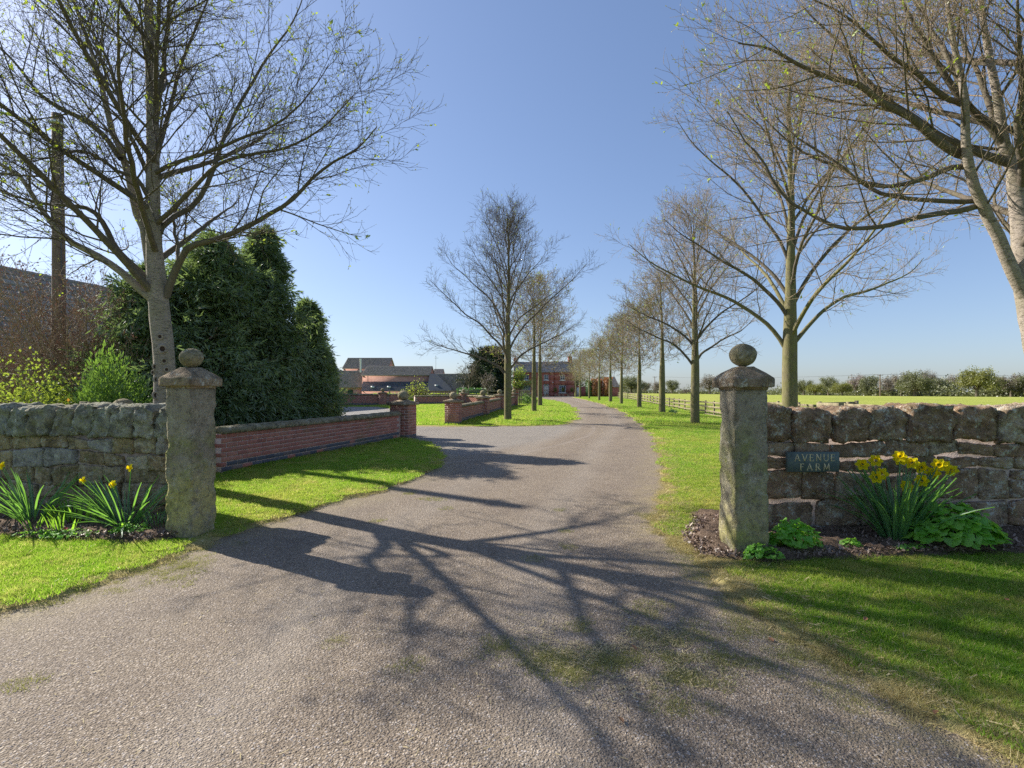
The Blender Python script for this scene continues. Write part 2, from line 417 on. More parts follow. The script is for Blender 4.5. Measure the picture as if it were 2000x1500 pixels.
BOXF = [(0, 3, 2, 1), (4, 5, 6, 7), (0, 1, 5, 4), (1, 2, 6, 5), (2, 3, 7, 6), (3, 0, 4, 7)]
class MB:
    def __init__(s): s.V = []; s.F = []
    def add(s, V, F):
        b = len(s.V); s.V += [tuple(v) for v in V]; s.F += [tuple(i + b for i in f) for f in F]; return s
    def box(s, x0, x1, y0, y1, z0, z1, c=0):
        if c <= 0:
            return s.add([(x0, y0, z0), (x1, y0, z0), (x1, y1, z0), (x0, y1, z0), (x0, y0, z1), (x1, y0, z1), (x1, y1, z1), (x0, y1, z1)], BOXF)
        # chamfered box
        xs, ys, zs = (x0, x1), (y0, y1), (z0, z1); V = []; I = {}
        for i in (0, 1):
            for j in (0, 1):
                for k in (0, 1):
                    sx, sy, sz = (c if i == 0 else -c), (c if j == 0 else -c), (c if k == 0 else -c)
                    I[i, j, k] = len(V)
                    V += [(xs[i], ys[j] + sy, zs[k] + sz), (xs[i] + sx, ys[j], zs[k] + sz), (xs[i] + sx, ys[j] + sy, zs[k])]
        F = []
        for ax in range(3):
            for sgn in (0, 1):
                o = [a for a in range(3) if a != ax]
                q = []
                for (a, b) in ((0, 0), (1, 0), (1, 1), (0, 1)):
                    key = [0, 0, 0]; key[ax] = sgn; key[o[0]] = a; key[o[1]] = b
                    q.append(I[tuple(key)] + ax)
                flip = (sgn == 0) ^ (ax == 1)
                F.append(tuple(reversed(q)) if flip else tuple(q))
        for ax in range(3):          # edges parallel to ax
            o = [a for a in range(3) if a != ax]
            for a in (0, 1):
                for b in (0, 1):
                    k0 = [0, 0, 0]; k0[o[0]] = a; k0[o[1]] = b; k1 = list(k0); k1[ax] = 1
                    F.append((I[tuple(k0)] + o[0], I[tuple(k1)] + o[0], I[tuple(k1)] + o[1], I[tuple(k0)] + o[1]))
        for k in I.values(): F.append((k, k + 1, k + 2))
        return s.add(V, F)
    def mesh(s, name, mat, smooth=False, fixn=True):
        me = new_mesh(name, s.V, s.F, mat, smooth)
        if fixn:
            import bmesh
            bm = bmesh.new(); bm.from_mesh(me); bmesh.ops.recalc_face_normals(bm, faces=bm.faces); bm.to_mesh(me); bm.free()
        return me

def tubes(P, Rr, sides=5):
    """P (n,k,3), Rr (n,k) -> V, quads"""
    n, k, _ = P.shape
    T = np.empty_like(P); T[:, 1:-1] = P[:, 2:] - P[:, :-2]; T[:, 0] = P[:, 1] - P[:, 0]; T[:, -1] = P[:, -1] - P[:, -2]
    T /= np.linalg.norm(T, axis=2, keepdims=True) + 1e-9
    m = P[:, -1] - P[:, 0]; m /= np.linalg.norm(m, axis=1, keepdims=True) + 1e-9
    ref = np.where(np.abs(m[:, 2:3]) > .9, np.array([[1., 0, 0]]), np.array([[0, 0, 1.]]))
    ref = np.cross(m, ref); ref /= np.linalg.norm(ref, axis=1, keepdims=True)
    U = ref[:, None, :] - T * np.sum(ref[:, None, :] * T, axis=2, keepdims=True)
    U /= np.linalg.norm(U, axis=2, keepdims=True) + 1e-9
    W = np.cross(T, U)
    a = np.arange(sides) / sides * 2 * np.pi
    V = P[:, :, None, :] + Rr[:, :, None, None] * (np.cos(a)[None, None, :, None] * U[:, :, None, :] + np.sin(a)[None, None, :, None] * W[:, :, None, :])
    V = V.reshape(-1, 3)
    i = np.arange(n)[:, None, None] * k * sides; j = np.arange(k - 1)[None, :, None] * sides; q = np.arange(sides)[None, None, :]; q2 = (q + 1) % sides
    F = np.stack([i + j + q, i + j + q2, i + j + sides + q2, i + j + sides + q], axis=-1).reshape(-1, 4)
    return V, F

def join(parts):
    V = []; F = []; b = 0
    for v, f in parts:
        V.append(v); F.append(f + b); b += len(v)
    return np.concatenate(V), F

def smooth_poly(pts, per=3):
    """Catmull-Rom through control points"""
    p = np.array(pts, float); q = np.vstack([2 * p[0] - p[1], p, 2 * p[-1] - p[-2]]); out = []
    for i in range(1, len(q) - 2):
        for t in np.linspace(0, 1, per, endpoint=False):
            a, b, c, d = q[i - 1], q[i], q[i + 1], q[i + 2]
            out.append(.5 * (2 * b + (c - a) * t + (2 * a - 5 * b + 4 * c - d) * t * t + (3 * b - a - 3 * c + d) * t ** 3))
    out.append(p[-1]); return np.array(out)

# ------------------------------------------------------------------ terrain
_py = np.arange(-60, 400, .5)
_pz = np.interp(_py, [-60, 4.4, 8, 14, 20, 28, 36, 44, 60, 100, 200], [0, 0, .2, .2, .2, .33, .40, .48, .56, .55, .5])
_pz = np.convolve(np.pad(_pz, 3, 'edge'), np.ones(7) / 7, 'valid')
def S(a, b, x):
    t = np.clip((x - a) / (b - a), 0, 1); return t * t * (3 - 2 * t)
def H(x, y):
    x = np.asarray(x, float); y = np.asarray(y, float)
    z = np.interp(y, _py, _pz)
    z = z - .33 * S(7.5, 12, x) * S(20, 29, y) * (1 - S(38, 75, y))
    z = z - 1.5 * S(60, 200, x) * S(50, 160, y)
    z = z + .012 * np.sin(x * 1.3 + 1) * np.sin(y * .9) * S(2.5, 5, np.abs(x - (y - 5) * .1))
    return z
def h1(x, y): return float(H(x, y))

DRIVE = [(2.6,-6),(2.5,-1),(2.3,1.0),(1.96,2.04),(1.85,2.48),(1.67,3.33),(1.62,4.22),(1.5,5.25),(1.68,6),(2.17,7.24),(2.86,9.63),(3.9,13.7),(5.1,20),(5.91,25.7),(6.7,32.3),(7.87,47.7),(9.2,72),(10.2,86),(12.6,95),(14,99.7),(-6,99.7),(-6,92),(2.5,89),(4.0,80),(4.39,62.7),(4.43,44.3),(3.88,32.3),(2.93,23.5),(2.3,20.3),(1.5,19.5),(0,19.25),(-2.51,18.9),(-3.78,19.4),(-4.6,23),(-7.12,32.3),(-9.49,36.5),(-12.5,37.3),(-34,37.3),(-34,21),(-14,20.5),(-8,17.5),(-3.9,15.2),(-2.74,13.7),(-1.88,12.15),(-1.38,10),(-1.3,8.67),(-1.81,6.95),(-2.44,6.09),(-2.67,5.56),(-2.89,5.07),(-3.01,4.5),(-3.16,3.95),(-3.45,3.45),(-4.2,2.6),(-6,1.4),(-9,.2),(-12,-6)]
def sdf(poly, x, y):
    """signed distance, positive outside"""
    P = np.array(poly, float); x = np.asarray(x, float); y = np.asarray(y, float)
    d = np.full(x.shape, 1e9); ins = np.zeros(x.shape, bool)
    for i in range(len(P)):
        a = P[i]; b = P[(i + 1) % len(P)]; e = b - a
        t = np.clip(((x - a[0]) * e[0] + (y - a[1]) * e[1]) / (e @ e), 0, 1)
        d = np.minimum(d, np.hypot(x - a[0] - t * e[0], y - a[1] - t * e[1]))
        c = ((a[1] <= y) != (b[1] <= y)); xx = a[0] + (y - a[1]) / (e[1] if e[1] else 1e-9) * e[0]
        ins ^= c & (x < xx)
    return np.where(ins, -d, d)
def wob(x, y):
    return .035 * np.sin(x * 5.1 + y * 3.3) + .03 * np.sin(y * 7.7 - x * 2.9 + 1) + .02 * np.sin(x * 13 + y * 17)
def drive_sd(x, y):
    k = 1 - .75 * S(-1, 2.5, -np.asarray(x)) * 1
    return sdf(DRIVE, x, y) + wob(x, y) * 1.1 * k
def gz(x, y):
    """top of the turf"""
    sd = drive_sd(x, y)
    return H(x, y) + np.clip(sd * .4, -.03, .035)
def g1(x, y): return float(gz(np.array([x]), np.array([y]))[0])

def axis(a0, a1, step, far, grow=1.13):
    v = list(np.arange(a0, a1, step)); s = step
    while v[-1] < far: s *= grow; v.append(v[-1] + s)
    s = step
    while v[0] > -far: s *= grow; v.insert(0, v[0] - s)
    return np.array(v)
gx = axis(-8, 8, .1, 2600, 1.10); gy = np.array(sorted(set(np.round(np.concatenate([[-2600, -900, -300, -120, -60, -30, -15, -8, -5, -3, -1], np.arange(0, 20, .1), np.arange(20, 45, .35), np.arange(45, 110, 1.2), np.geomspace(111, 2600, 40)]), 4))))
X, Y = np.meshgrid(gx, gy)
SD = drive_sd(X, Y)
Zg = H(X, Y) + np.clip(SD * .4, -.03, .035)
nx, ny = len(gx), len(gy)
ii = (np.arange(ny - 1)[:, None] * nx + np.arange(nx - 1)[None, :])
Q = np.stack([ii, ii + 1, ii + nx + 1, ii + nx], -1).reshape(-1, 4)
me = new_mesh('ground', np.stack([X, Y, Zg], -1).reshape(-1, 3), Q, MAT['ground'], True)
me.attributes.new('edge', 'FLOAT', 'POINT').data.foreach_set('value', SD.ravel().astype(np.float32))
fld = S(0, 1, X - (9.6 + .094 * Y)) * S(14, 18, Y) + S(130, 140, Y); fld = np.clip(fld, 0, 1)
me.attributes.new('field', 'FLOAT', 'POINT').data.foreach_set('value', fld.ravel().astype(np.float32))
tag(obj('ground', me), kind='structure')

cen = (SD[:-1, :-1] + SD[1:, 1:]) / 2
keep = (cen < .16).reshape(-1)
Qd = Q[keep]; used, inv = np.unique(Qd, return_inverse=True)
Xd, Yd, Sd = X.ravel()[used], Y.ravel()[used], SD.ravel()[used]
me = new_mesh('drive', np.stack([Xd, Yd, H(Xd, Yd)], -1), inv.reshape(-1, 4), MAT['asphalt'], True)
me.attributes.new('edge', 'FLOAT', 'POINT').data.foreach_set('value', Sd.astype(np.float32))
# seam between the two surfacings: arc across the drive mouth
def polyd(pts, x, y):
    d = np.full(x.shape, 1e9)
    for a, b in zip(pts[:-1], pts[1:]):
        a = np.array(a); b = np.array(b); e = b - a
        t = np.clip(((x - a[0]) * e[0] + (y - a[1]) * e[1]) / (e @ e), 0, 1)
        d = np.minimum(d, np.hypot(x - a[0] - t * e[0], y - a[1] - t * e[1]))
    return d
SEAM = [(3.05, 19.3), (2.75, 17.2), (2.2, 14.9), (1.2, 12.6), (.1, 10.6), (-1.35, 9.2)]
me.attributes.new('seam', 'FLOAT', 'POINT').data.foreach_set('value', (np.clip(1 - polyd(SEAM, Xd, Yd) / .06, 0, 1) * .55).astype(np.float32))
yard = np.clip(S(.3, 1.2, -(Xd - np.interp(Yd, [9, 10.6, 12.6, 14.9, 17.2, 19.3], [-1.6, 0, 1.1, 2.1, 2.7, 3.0]))) * S(9.5, 10.5, Yd) * (1 - S(30, 31, Yd + Xd * 0)) * .55 + S(-6, -9, Xd) * 1 * S(17, 19, Yd), 0, 1)
yard = np.where(Yd > 88, 1, yard)
me.attributes.new('yard', 'FLOAT', 'POINT').data.foreach_set('value', yard.astype(np.float32))
_c = np.interp(Yd, [-6, 2, 5, 8, 12, 20, 32, 60, 90], [-.6, -.6, -.6, .3, 1.2, 3.4, 5.2, 6.4, 7.5]); _o = np.abs(np.abs(Xd - _c) - .78)
me.attributes.new('track', 'FLOAT', 'POINT').data.foreach_set('value', np.clip(1 - _o / .38, 0, 1).astype(np.float32))
tag(obj('drive', me), kind='structure')

# soil beds
BEDR = [(1.98, 5.5), (1.78, 5.2), (1.62, 4.85), (1.66, 4.5), (1.85, 4.34), (2.5, 4.36), (3.1, 4.44), (4.0, 4.5), (5.0, 4.62), (7, 4.8), (7, 5.9), (2.0, 5.9)]
BEDL = [(-3.28, 5.5), (-3.2, 5.1), (-3.38, 4.85), (-3.65, 4.85), (-4.2, 4.95), (-5.0, 5.05), (-6.2, 5.2), (-8, 5.5), (-8, 6.9), (-6, 6.6), (-3.45, 6.0)]
def bed(poly, name):
    P = np.array(poly); xs = np.arange(P[:, 0].min() - .1, P[:, 0].max() + .1, .035); ys = np.arange(P[:, 1].min() - .1, P[:, 1].max() + .1, .035)
    x, y = np.meshgrid(xs, ys); sd = sdf(poly, x, y) + .04 * np.sin(x * 9) * np.sin(y * 8 + 1)
    rg = np.random.default_rng(3)
    nz = rg.random(x.shape)
    nz = (nz + np.roll(nz, 1, 0) + np.roll(nz, 1, 1) + np.roll(nz, -1, 0)) / 4
    big = .5 + .5 * np.sin(x * 6 + np.sin(y * 5)) * np.sin(y * 7 + 2)
    z = gz(x, y) + np.clip(-sd * .35, -.05, .05) + (nz - .5) * .05 * (sd < -.03) + .025 * big * (sd < -.1)
    m, n = x.shape; ii = (np.arange(m - 1)[:, None] * n + np.arange(n - 1)[None, :]); Q = np.stack([ii, ii + 1, ii + n + 1, ii + n], -1).reshape(-1, 4)
    k = (((sd[:-1, :-1] + sd[1:, 1:]) / 2) < .05).reshape(-1); Q = Q[k]; u, inv = np.unique(Q, return_inverse=True)
    me = new_mesh(name, np.stack([x.ravel()[u], y.ravel()[u], z.ravel()[u]], -1), inv.reshape(-1, 4), MAT['soil'], True)
    tag(obj(name, me), kind='structure')
bed(BEDR, 'soil_bed'); bed(BEDL, 'soil_bed')
def bedz(x, y): return g1(x, y) + .05

# ------------------------------------------------------------------ grass, scattered in small mown patches
def patch_mesh(name, mat, n, r, hmin, hmax, w, seed, flat=.5):
    g = np.random.default_rng(seed)
    a = g.random(n) * 6.283; rr = r * np.sqrt(g.random(n)); x, y = rr * np.cos(a), rr * np.sin(a)
    h = g.uniform(hmin, hmax, n); az = g.random(n) * 6.283; le = g.uniform(.1, flat, n) * h * 1.6
    dx, dy = np.cos(az), np.sin(az); fa = g.random(n) * 3.1416; wx, wy = np.cos(fa) * w / 2, np.sin(fa) * w / 2
    b0 = np.stack([x - wx, y - wy, np.full(n, -.004)], -1); b1 = np.stack([x + wx, y + wy, np.full(n, -.004)], -1)
    tip = np.stack([x + dx * le, y + dy * le, h], -1)
    V = np.stack([b0, b1, tip], 1).reshape(-1, 3); F = np.arange(3 * n).reshape(-1, 3)
    return new_mesh(name, V, F, mat)
def scatter(name, pts, patch, scale=(.8, 1.25), label=None):
    src = bpy.data.objects.new(name + '_tuft', patch)
    me = bpy.data.meshes.new(name); me.vertices.add(len(pts)); me.vertices.foreach_set('co', np.asarray(pts, np.float32).ravel()); me.update()
    o = obj(name, me, kind='stuff')
    if label: o['label'] = label
    ng = bpy.data.node_groups.new(name, 'GeometryNodeTree')
    ng.interface.new_socket('Geometry', in_out='INPUT', socket_type='NodeSocketGeometry')
    ng.interface.new_socket('Geometry', in_out='OUTPUT', socket_type='NodeSocketGeometry')
    a = ng.nodes.new('NodeGroupInput'); b = ng.nodes.new('NodeGroupOutput'); iop = ng.nodes.new('GeometryNodeInstanceOnPoints'); oi = ng.nodes.new('GeometryNodeObjectInfo')
    oi.inputs['Object'].default_value = src
    rv = ng.nodes.new('FunctionNodeRandomValue'); rv.data_type = 'FLOAT_VECTOR'; rv.inputs[0].default_value = (-.06, -.06, 0); rv.inputs[1].default_value = (.06, .06, 6.283)
    rs = ng.nodes.new('FunctionNodeRandomValue'); rs.data_type = 'FLOAT'; rs.inputs[2].default_value = scale[0]; rs.inputs[3].default_value = scale[1]; rs.inputs['Seed'].default_value = 5
    L = ng.links.new
    L(a.outputs[0], iop.inputs['Points']); L(oi.outputs['Geometry'], iop.inputs['Instance']); L(rv.outputs[0], iop.inputs['Rotation']); L(rs.outputs[1], iop.inputs['Scale']); L(iop.outputs[0], b.inputs[0])
    md = o.modifiers.new('scatter', 'NODES'); md.node_group = ng
    return o
def lawn_points(x0, x1, y0, y1, step, seed, cond, lo=.02):
    g = np.random.default_rng(seed); x, y = np.meshgrid(np.arange(x0, x1, step), np.arange(y0, y1, step))
    x = (x + g.uniform(-.5, .5, x.shape) * step).ravel(); y = (y + g.uniform(-.5, .5, y.shape) * step).ravel()
    k = (drive_sd(x, y) > lo + np.where(x > 1.2, .10 + .09 * np.sin(y * 3.1) * np.sin(y * 7.3 + x), 0)) & (sdf(BEDR, x, y) > .04) & (sdf(BEDL, x, y) > .04) & cond(x, y) & (np.abs(x) < y * 1.12 + 1.2)
    x, y = x[k], y[k]
    return np.stack([x, y, gz(x, y)], -1)

WALLX = lambda y: np.interp(y, [7.9, 8.1, 14.4], [-4.7, -4.66, -3.1])          # the low brick wall on the left
P_A = patch_mesh('grass_tuft', MAT['blade'], 620, .17, .010, .030, .005, 1, 1.0)
P_B = patch_mesh('grass_tuft', MAT['blade'], 460, .26, .012, .036, .008, 2, 1.0)
P_C = patch_mesh('grass_tuft', MAT['blade'], 300, .45, .03, .08, .02, 3)
P_D = patch_mesh('dry_tuft', MAT['dryblade'], 260, .12, .006, .028, .0045, 12, 1.4)
a = lawn_points(-6, 6.5, .8, 5.2, .13, 1, lambda x, y: ~((x > 1.4) & (y > 4.5)) & ~((x < -3) & (y > 4.95)), .09)
b = lawn_points(-5, 4.5, 5.0, 9, .13, 2, lambda x, y: ~((x > 2.1) & (y > 4.5) & (y < 5.7)) & ~((x < -3) & (y < 5.9)) & (x > -4.6), .06)
scatter('mown_grass', np.concatenate([a, b]), P_A)
P_E = patch_mesh('coarse_tuft', MAT['blade'], 70, .05, .03, .075, .006, 22, .9)
_g3 = np.random.default_rng(18); _x = _g3.uniform(-6, 7, 2600); _y = _g3.uniform(1.5, 16, 2600); _k = (drive_sd(_x, _y) > .1) & (sdf(BEDL, _x, _y) > .03) & (sdf(BEDR, _x, _y) > .03) & ((_y < 5) | ((_x > WALLX(_y) + .1) & ~((_x > 2) & (_y < 5.8)))) & ~((_x < -3.1) & (_y > 4.9) & (_y < 8)) & (_g3.random(2600) < .5)
scatter('coarse_grass_tufts', np.stack([_x[_k], _y[_k], gz(_x[_k], _y[_k])], -1), P_E, (.5, 1.2))
_g2 = np.random.default_rng(8); n_ = 60000; _x = _g2.uniform(-6, 5, n_); _y = _g2.uniform(1, 14, n_); _s = drive_sd(_x, _y)
_w = np.where((_x > 1.2) & (_y < 6.5), .30, np.where(_x > 1.5, .15, .09)); _k = (_g2.random(n_) < np.exp(-((_s - .02) / _w) ** 2) * np.where(_x > 1.2, .5, .25)) & (sdf(BEDL, _x, _y) > .03) & (sdf(BEDR, _x, _y) > -.1) & (_y > np.abs(_x) * .85)
scatter('dry_edge_grass', np.stack([_x[_k], _y[_k], gz(_x[_k], _y[_k])], -1), P_D, (.5, 1.1))
c = lawn_points(-5, 12, 9, 20, .21, 3, lambda x, y: (x > WALLX(y) + .12) & ~((x < -1.6) & (y > 14.6)), .05)
c2 = lawn_points(4.5, 8, 6.2, 9, .25, 4, lambda x, y: x > 0, .0)
scatter('mown_grass', np.concatenate([c, c2]), P_B)
d = lawn_points(-10, 15, 20, 55, .42, 5, lambda x, y: (x < 9.4 + .094 * y), .1)
scatter('rough_grass', d, P_C)

# ------------------------------------------------------------------ stone walls, stone by stone
_cube = {}
def cube_grid(n):
    if n in _cube: return _cube[n]
    V = {}; F = []
    def vid(p):
        if p not in V: V[p] = len(V)
        return V[p]
    for ax in range(3):
        for sg in (0, n):
            for i in range(n):
                for j in range(n):
                    q = []
                    for (a, b) in ((0, 0), (1, 0), (1, 1), (0, 1)):
                        p = [0, 0, 0]; p[ax] = sg; p[(ax + 1) % 3] = i + a; p[(ax + 2) % 3] = j + b; q.append(vid(tuple(p)))
                    F.append(tuple(q) if sg else tuple(reversed(q)))
    _cube[n] = (np.array(list(V.keys()), float) / n * 2 - 1, np.array(F)); return _cube[n]
def stone_mesh(name, quad, y0, y1, mat, n=5, k=7, amp=.012, bulge=.02, seed=0, rnd_top=0):
    """quad = ((x,z) bl, br, tr, tl); y0 front .. y1 back; centred on its own origin"""
    P, F = cube_grid(n)
    q = P / (np.sum(np.abs(P) ** k, axis=1) ** (1 / k))[:, None]
    u, v = (q[:, 0] + 1) / 2, (q[:, 2] + 1) / 2
    if rnd_top: v = v - rnd_top * (v ** 2) * (2 * u - 1) ** 2
    A = np.array(quad, float)
    XZ = ((1 - u) * (1 - v))[:, None] * A[0] + (u * (1 - v))[:, None] * A[1] + (u * v)[:, None] * A[2] + ((1 - u) * v)[:, None] * A[3]
    y = y0 + (q[:, 1] + 1) / 2 * (y1 - y0)
    front = (q[:, 1] < 0)
    y = y - bulge * front * (1 - (2 * u - 1) ** 2) * (1 - (2 * v - 1) ** 2)
    V = np.stack([XZ[:, 0], y, XZ[:, 1]], -1)
    for i in range(len(V)):
        d = mnoise.noise_vector(Vector(V[i] * 9 + seed * 3.17)); e = mnoise.noise_vector(Vector(V[i] * 26 + seed)); c_ = mnoise.cell_vector(Vector(V[i] * 13 + seed)) if n > 5 else Vector((0, 0, 0))
        V[i] += np.array(d) * amp * .8 + np.array(e) * amp * .65 + (np.array(c_) - .5) * amp * np.array([.3, .9, .3])
    c = np.array([V[:, 0].mean(), (y0 + y1) / 2, V[:, 2].mean()])
    return new_mesh(name, V - c, F, mat, n < 6), c
def stone_wall(loc, rz, length, courses, top, mats, cope_mats, core, seed, label, cat, lean, cope_w, split=.15, wr=(.28, .58), thick=.42, joint=.007, cope_round=.3, pale=.04):
    g = random.Random(seed)
    root = empty('stone_wall', loc, label, cat, rz=rz)
    m = MB().box(-.02, length, .035, thick - .035, -.25, courses[-1] + .02)
    nb = 40; obj('mortar_core', m.mesh('mortar_core', core), root)
    cells = []
    for z0, z1 in zip(courses[:-1], courses[1:]):
        u = 0
        while u < length:
            w = g.uniform(*wr) * (1 if z1 - z0 > .15 else 1.1); w = min(w, length - u)
            if length - u - w < .15: w = length - u
            if g.random() < split and z1 - z0 > .22:
                zm = z0 + (z1 - z0) * g.uniform(.4, .6); cells += [(u, u + w, z0, zm), (u, u + w, zm, z1)]
            else: cells.append((u, u + w, z0, z1))
            u += w
    wz = lambda u, z: z + (.030 * math.sin(u * 3.1 + z * 9) + .018 * math.sin(u * 9.7 + z * 23)) * (z > .02)
    for i, (a, b, z0, z1) in enumerate(cells):
        j = lambda s=.012: g.uniform(-s, s) + 0
        q = ((a + joint + j(), wz(a, z0) + joint + j()), (b - joint + j(), wz(b, z0) + joint + j()), (b - joint + j(.03) * .7, wz(b, z1) - joint + j(.01)), (a + joint + j(.03) * .7, wz(a, z1) - joint + j(.01)))
        f = g.uniform(-.02, .016)
        mt = g.choice(mats)
        if g.random() < pale: mt = MAT['pale']
        me, c = stone_mesh('stone', q, f, .2, mt, 10, g.choice((14, 20, 30)), .017, .004, seed + i)
        obj('stone', me, root, c)
    # rough back face, one layer of plain stones
    for z0, z1 in zip(courses[:-1], courses[1:]):
        u = 0
        while u < length - .1:
            w = min(g.uniform(.5, .8), length - u)
            me, c = stone_mesh('stone', ((u + .015, z0 + .015), (u + w - .015, z0 + .015), (u + w - .015, z1 - .015), (u + .015, z1 - .015)), .22, thick, mats[0], 3, 8, .012, 0, seed + u)
            obj('stone', me, root, c); u += w
    u = 0; i = 0
    z0 = courses[-1]
    while u < length:
        w = g.uniform(*cope_w); w = min(w, length - u + .1); h = top - z0 + g.uniform(-.022, .022)
        l = lean * g.uniform(.6, 1.3)
        q = ((u + .004, z0 + g.uniform(-.03, .01)), (u + w - .004, z0 + g.uniform(-.03, .01)), (u + w - .004 + l, z0 + h - g.uniform(0, .03)), (u + .008 + l, z0 + h - g.uniform(0, .03)))
        me, c = stone_mesh('coping_stone', q, -.03 + g.uniform(-.02, .02), thick + .02, g.choice(cope_mats), 13, g.choice((11, 16, 24)), .034, .004, seed + 70 + i, cope_round * g.uniform(.3, 1.1))
        obj('coping_stone', me, root, c)
        # mortar packed between the coping stones
        mm, c = stone_mesh('mortar', ((u + w - .05, z0 - .02), (u + w + .05, z0 - .02), (u + w + .02 + l, z0 + h * .8), (u + w - .03 + l, z0 + h * .8)), .03, thick - .04, core, 3, 6, .01, 0, seed + i)
        obj('mortar', mm, root, c)
        u += w; i += 1
    return root
WR = stone_wall((2.30, 5.12, h1(2.6, 5.2) - .02), R(1.5), 6.2, [0, .12, .39, .66, .80, .97], 1.34, [MAT['stoneR']], [MAT['stoneR']], MAT['mortarR'], 11,
    'dark brown sandstone wall with the slate name plaque, right of the gateway', 'stone wall', .02, (.36, .5), .22, (.30, .62), cope_round=.14, pale=.09)
WL = stone_wall((-9.42, 6.74, .02), R(-11), 5.74, [0, .22, .42, .62, .80, .97], 1.34, [MAT['stoneL']], [MAT['copeL']], MAT['mortarL'], 23,
    'mossy sandstone wall with leaning grey green coping stones, left of the gateway', 'stone wall', .10, (.24, .34), .15, (.2, .5), cope_round=.2, pale=.03)

# ------------------------------------------------------------------ gate posts
def post(loc, rz, s, h, mat, seed, label, ball_d, ball_sq):
    root = empty('gate_post', loc, label, 'gate post', 'stone gate posts with ball finials', rz)
    P, F = cube_grid(14)
    def rough(sx, sy, z0, z1, nz, mt, name, amp, seed, taper=1.0, k=26):
        n = 12; P, F = cube_grid(n)
        q = P / (np.sum(np.abs(P[:, :2]) ** k, axis=1) ** (1 / k))[:, None].clip(1, None) if False else P.copy()
        r = (np.sum(np.abs(P[:, :2]) ** k, axis=1) ** (1 / k)).clip(1, None); q[:, 0] /= r; q[:, 1] /= r
        t = (q[:, 2] + 1) / 2; sc = 1 + (taper - 1) * t
        V = np.stack([q[:, 0] * sx / 2 * sc, q[:, 1] * sy / 2 * sc, z0 + t * (z1 - z0)], -1)
        return V, F
    # shaft: rings of points round a rough square, chipped at the arrises
    nz, ns = 46, 11
    ring = []
    for a in range(4):
        for i in range(ns):
            t = i / ns * 2 - 1
            p = [(t, -1), (1, t), (-t, 1), (-1, -t)][a]; ring.append(p)
    ring = np.array(ring); r = (np.abs(ring[:, 0]) ** 40 + np.abs(ring[:, 1]) ** 40) ** (1 / 40); ring = ring / r.clip(1, None)[:, None]
    V = []; m = len(ring)
    for k in range(nz + 1):
        t = k / nz; z = -.15 + t * (h + .15); wdt = s / 2 * (1.03 - .04 * t)
        for i, (x, y) in enumerate(ring):
            p = Vector((x * wdt, y * wdt, z)); d = mnoise.noise_vector(p * 5 + Vector((seed, 0, 0))) * .008 + mnoise.noise_vector(p * 19 + Vector((seed, 3, 0))) * .009
            arr = abs(x * y) ** 6; chip = max(0, mnoise.noise(Vector((x * 3, y * 3, z * 7 + seed)))) * .06 * arr
            f = 1 - chip / wdt
            V.append((p.x * f + d.x, p.y * f + d.y, z))
    F = [(k * m + i, k * m + (i + 1) % m, (k + 1) * m + (i + 1) % m, (k + 1) * m + i) for k in range(nz) for i in range(m)]
    F.append(tuple(nz * m + i for i in range(m)))
    obj('shaft', new_mesh('shaft', V, F, mat, True), root)
    # cap: necking, slab and low pyramid
    c = s * 1.31 / 2; nb = 10; rings = [(s / 2 * 1.02, h - .004), (s / 2 * 1.04, h + .016), (s / 2 * 1.04, h + .019), (c * .975, h + .020), (c * .995, h + .028), (c, h + .045), (c, h + .088), (c * .985, h + .098), (c * .95, h + .106), (c * .72, h + .148), (c * .46, h + .192), (c * .42, h + .198), (c * .38, h + .205), (c * .02, h + .208)]
    base = []
    for a in range(4):
        for i in range(nb):
            t = i / nb * 2 - 1; base.append([(t, -1), (1, t), (-t, 1), (-1, -t)][a])
    base = np.array(base); V = []
    for ri, (rad, z) in enumerate(rings):
        kk = 30 if ri < 9 else (16 if ri < 10 else 5); rr = ((np.abs(base) ** kk).sum(1) ** (1 / kk)).clip(1, None)
        for (x, y) in base / rr[:, None]:
            p = Vector((x * rad, y * rad, z)); d = mnoise.noise_vector(p * 8 + Vector((seed, 1, 5))) * .009; V.append(tuple(p + d))
    m = len(base); F = [(k * m + i, k * m + (i + 1) % m, (k + 1) * m + (i + 1) % m, (k + 1) * m + i) for k in range(len(rings) - 1) for i in range(m)]
    F.append(tuple((len(rings) - 1) * m + i for i in range(m))); F.append(tuple(reversed(range(m))))
    obj('cap', new_mesh('cap', V, F, MAT['capstone'], True), root)
    V, F = ball_vf(ball_d / 2, seed, ball_sq)
    obj('ball', new_mesh('ball', V, F, MAT['ballstone'], True), root, (0, 0, h + .205 + ball_d / 2 * ball_sq))
    return root
def ball_vf(r, seed, sq=.9, n=8, amp=.006):
    P, F = cube_grid(n); V = P / np.linalg.norm(P, axis=1)[:, None] * r; V[:, 2] *= sq
    for i in range(len(V)): V[i] += np.array(mnoise.noise_vector(Vector(V[i] * 14 + seed))) * amp
    return V, F
post((2.075, 4.60, h1(2.1, 4.6)), R(4), .297, 1.49, MAT['postR'], 3, 'squared grey stone gate post with ball finial right of the drive', .232, .90)
post((-3.225, 5.15, h1(-3.3, 5.2) + .0), R(-13), .305, 1.485, MAT['postL'], 8, 'mossy yellow stained stone gate post set cornerwise left of the drive, cracked near its foot', .217, .9)

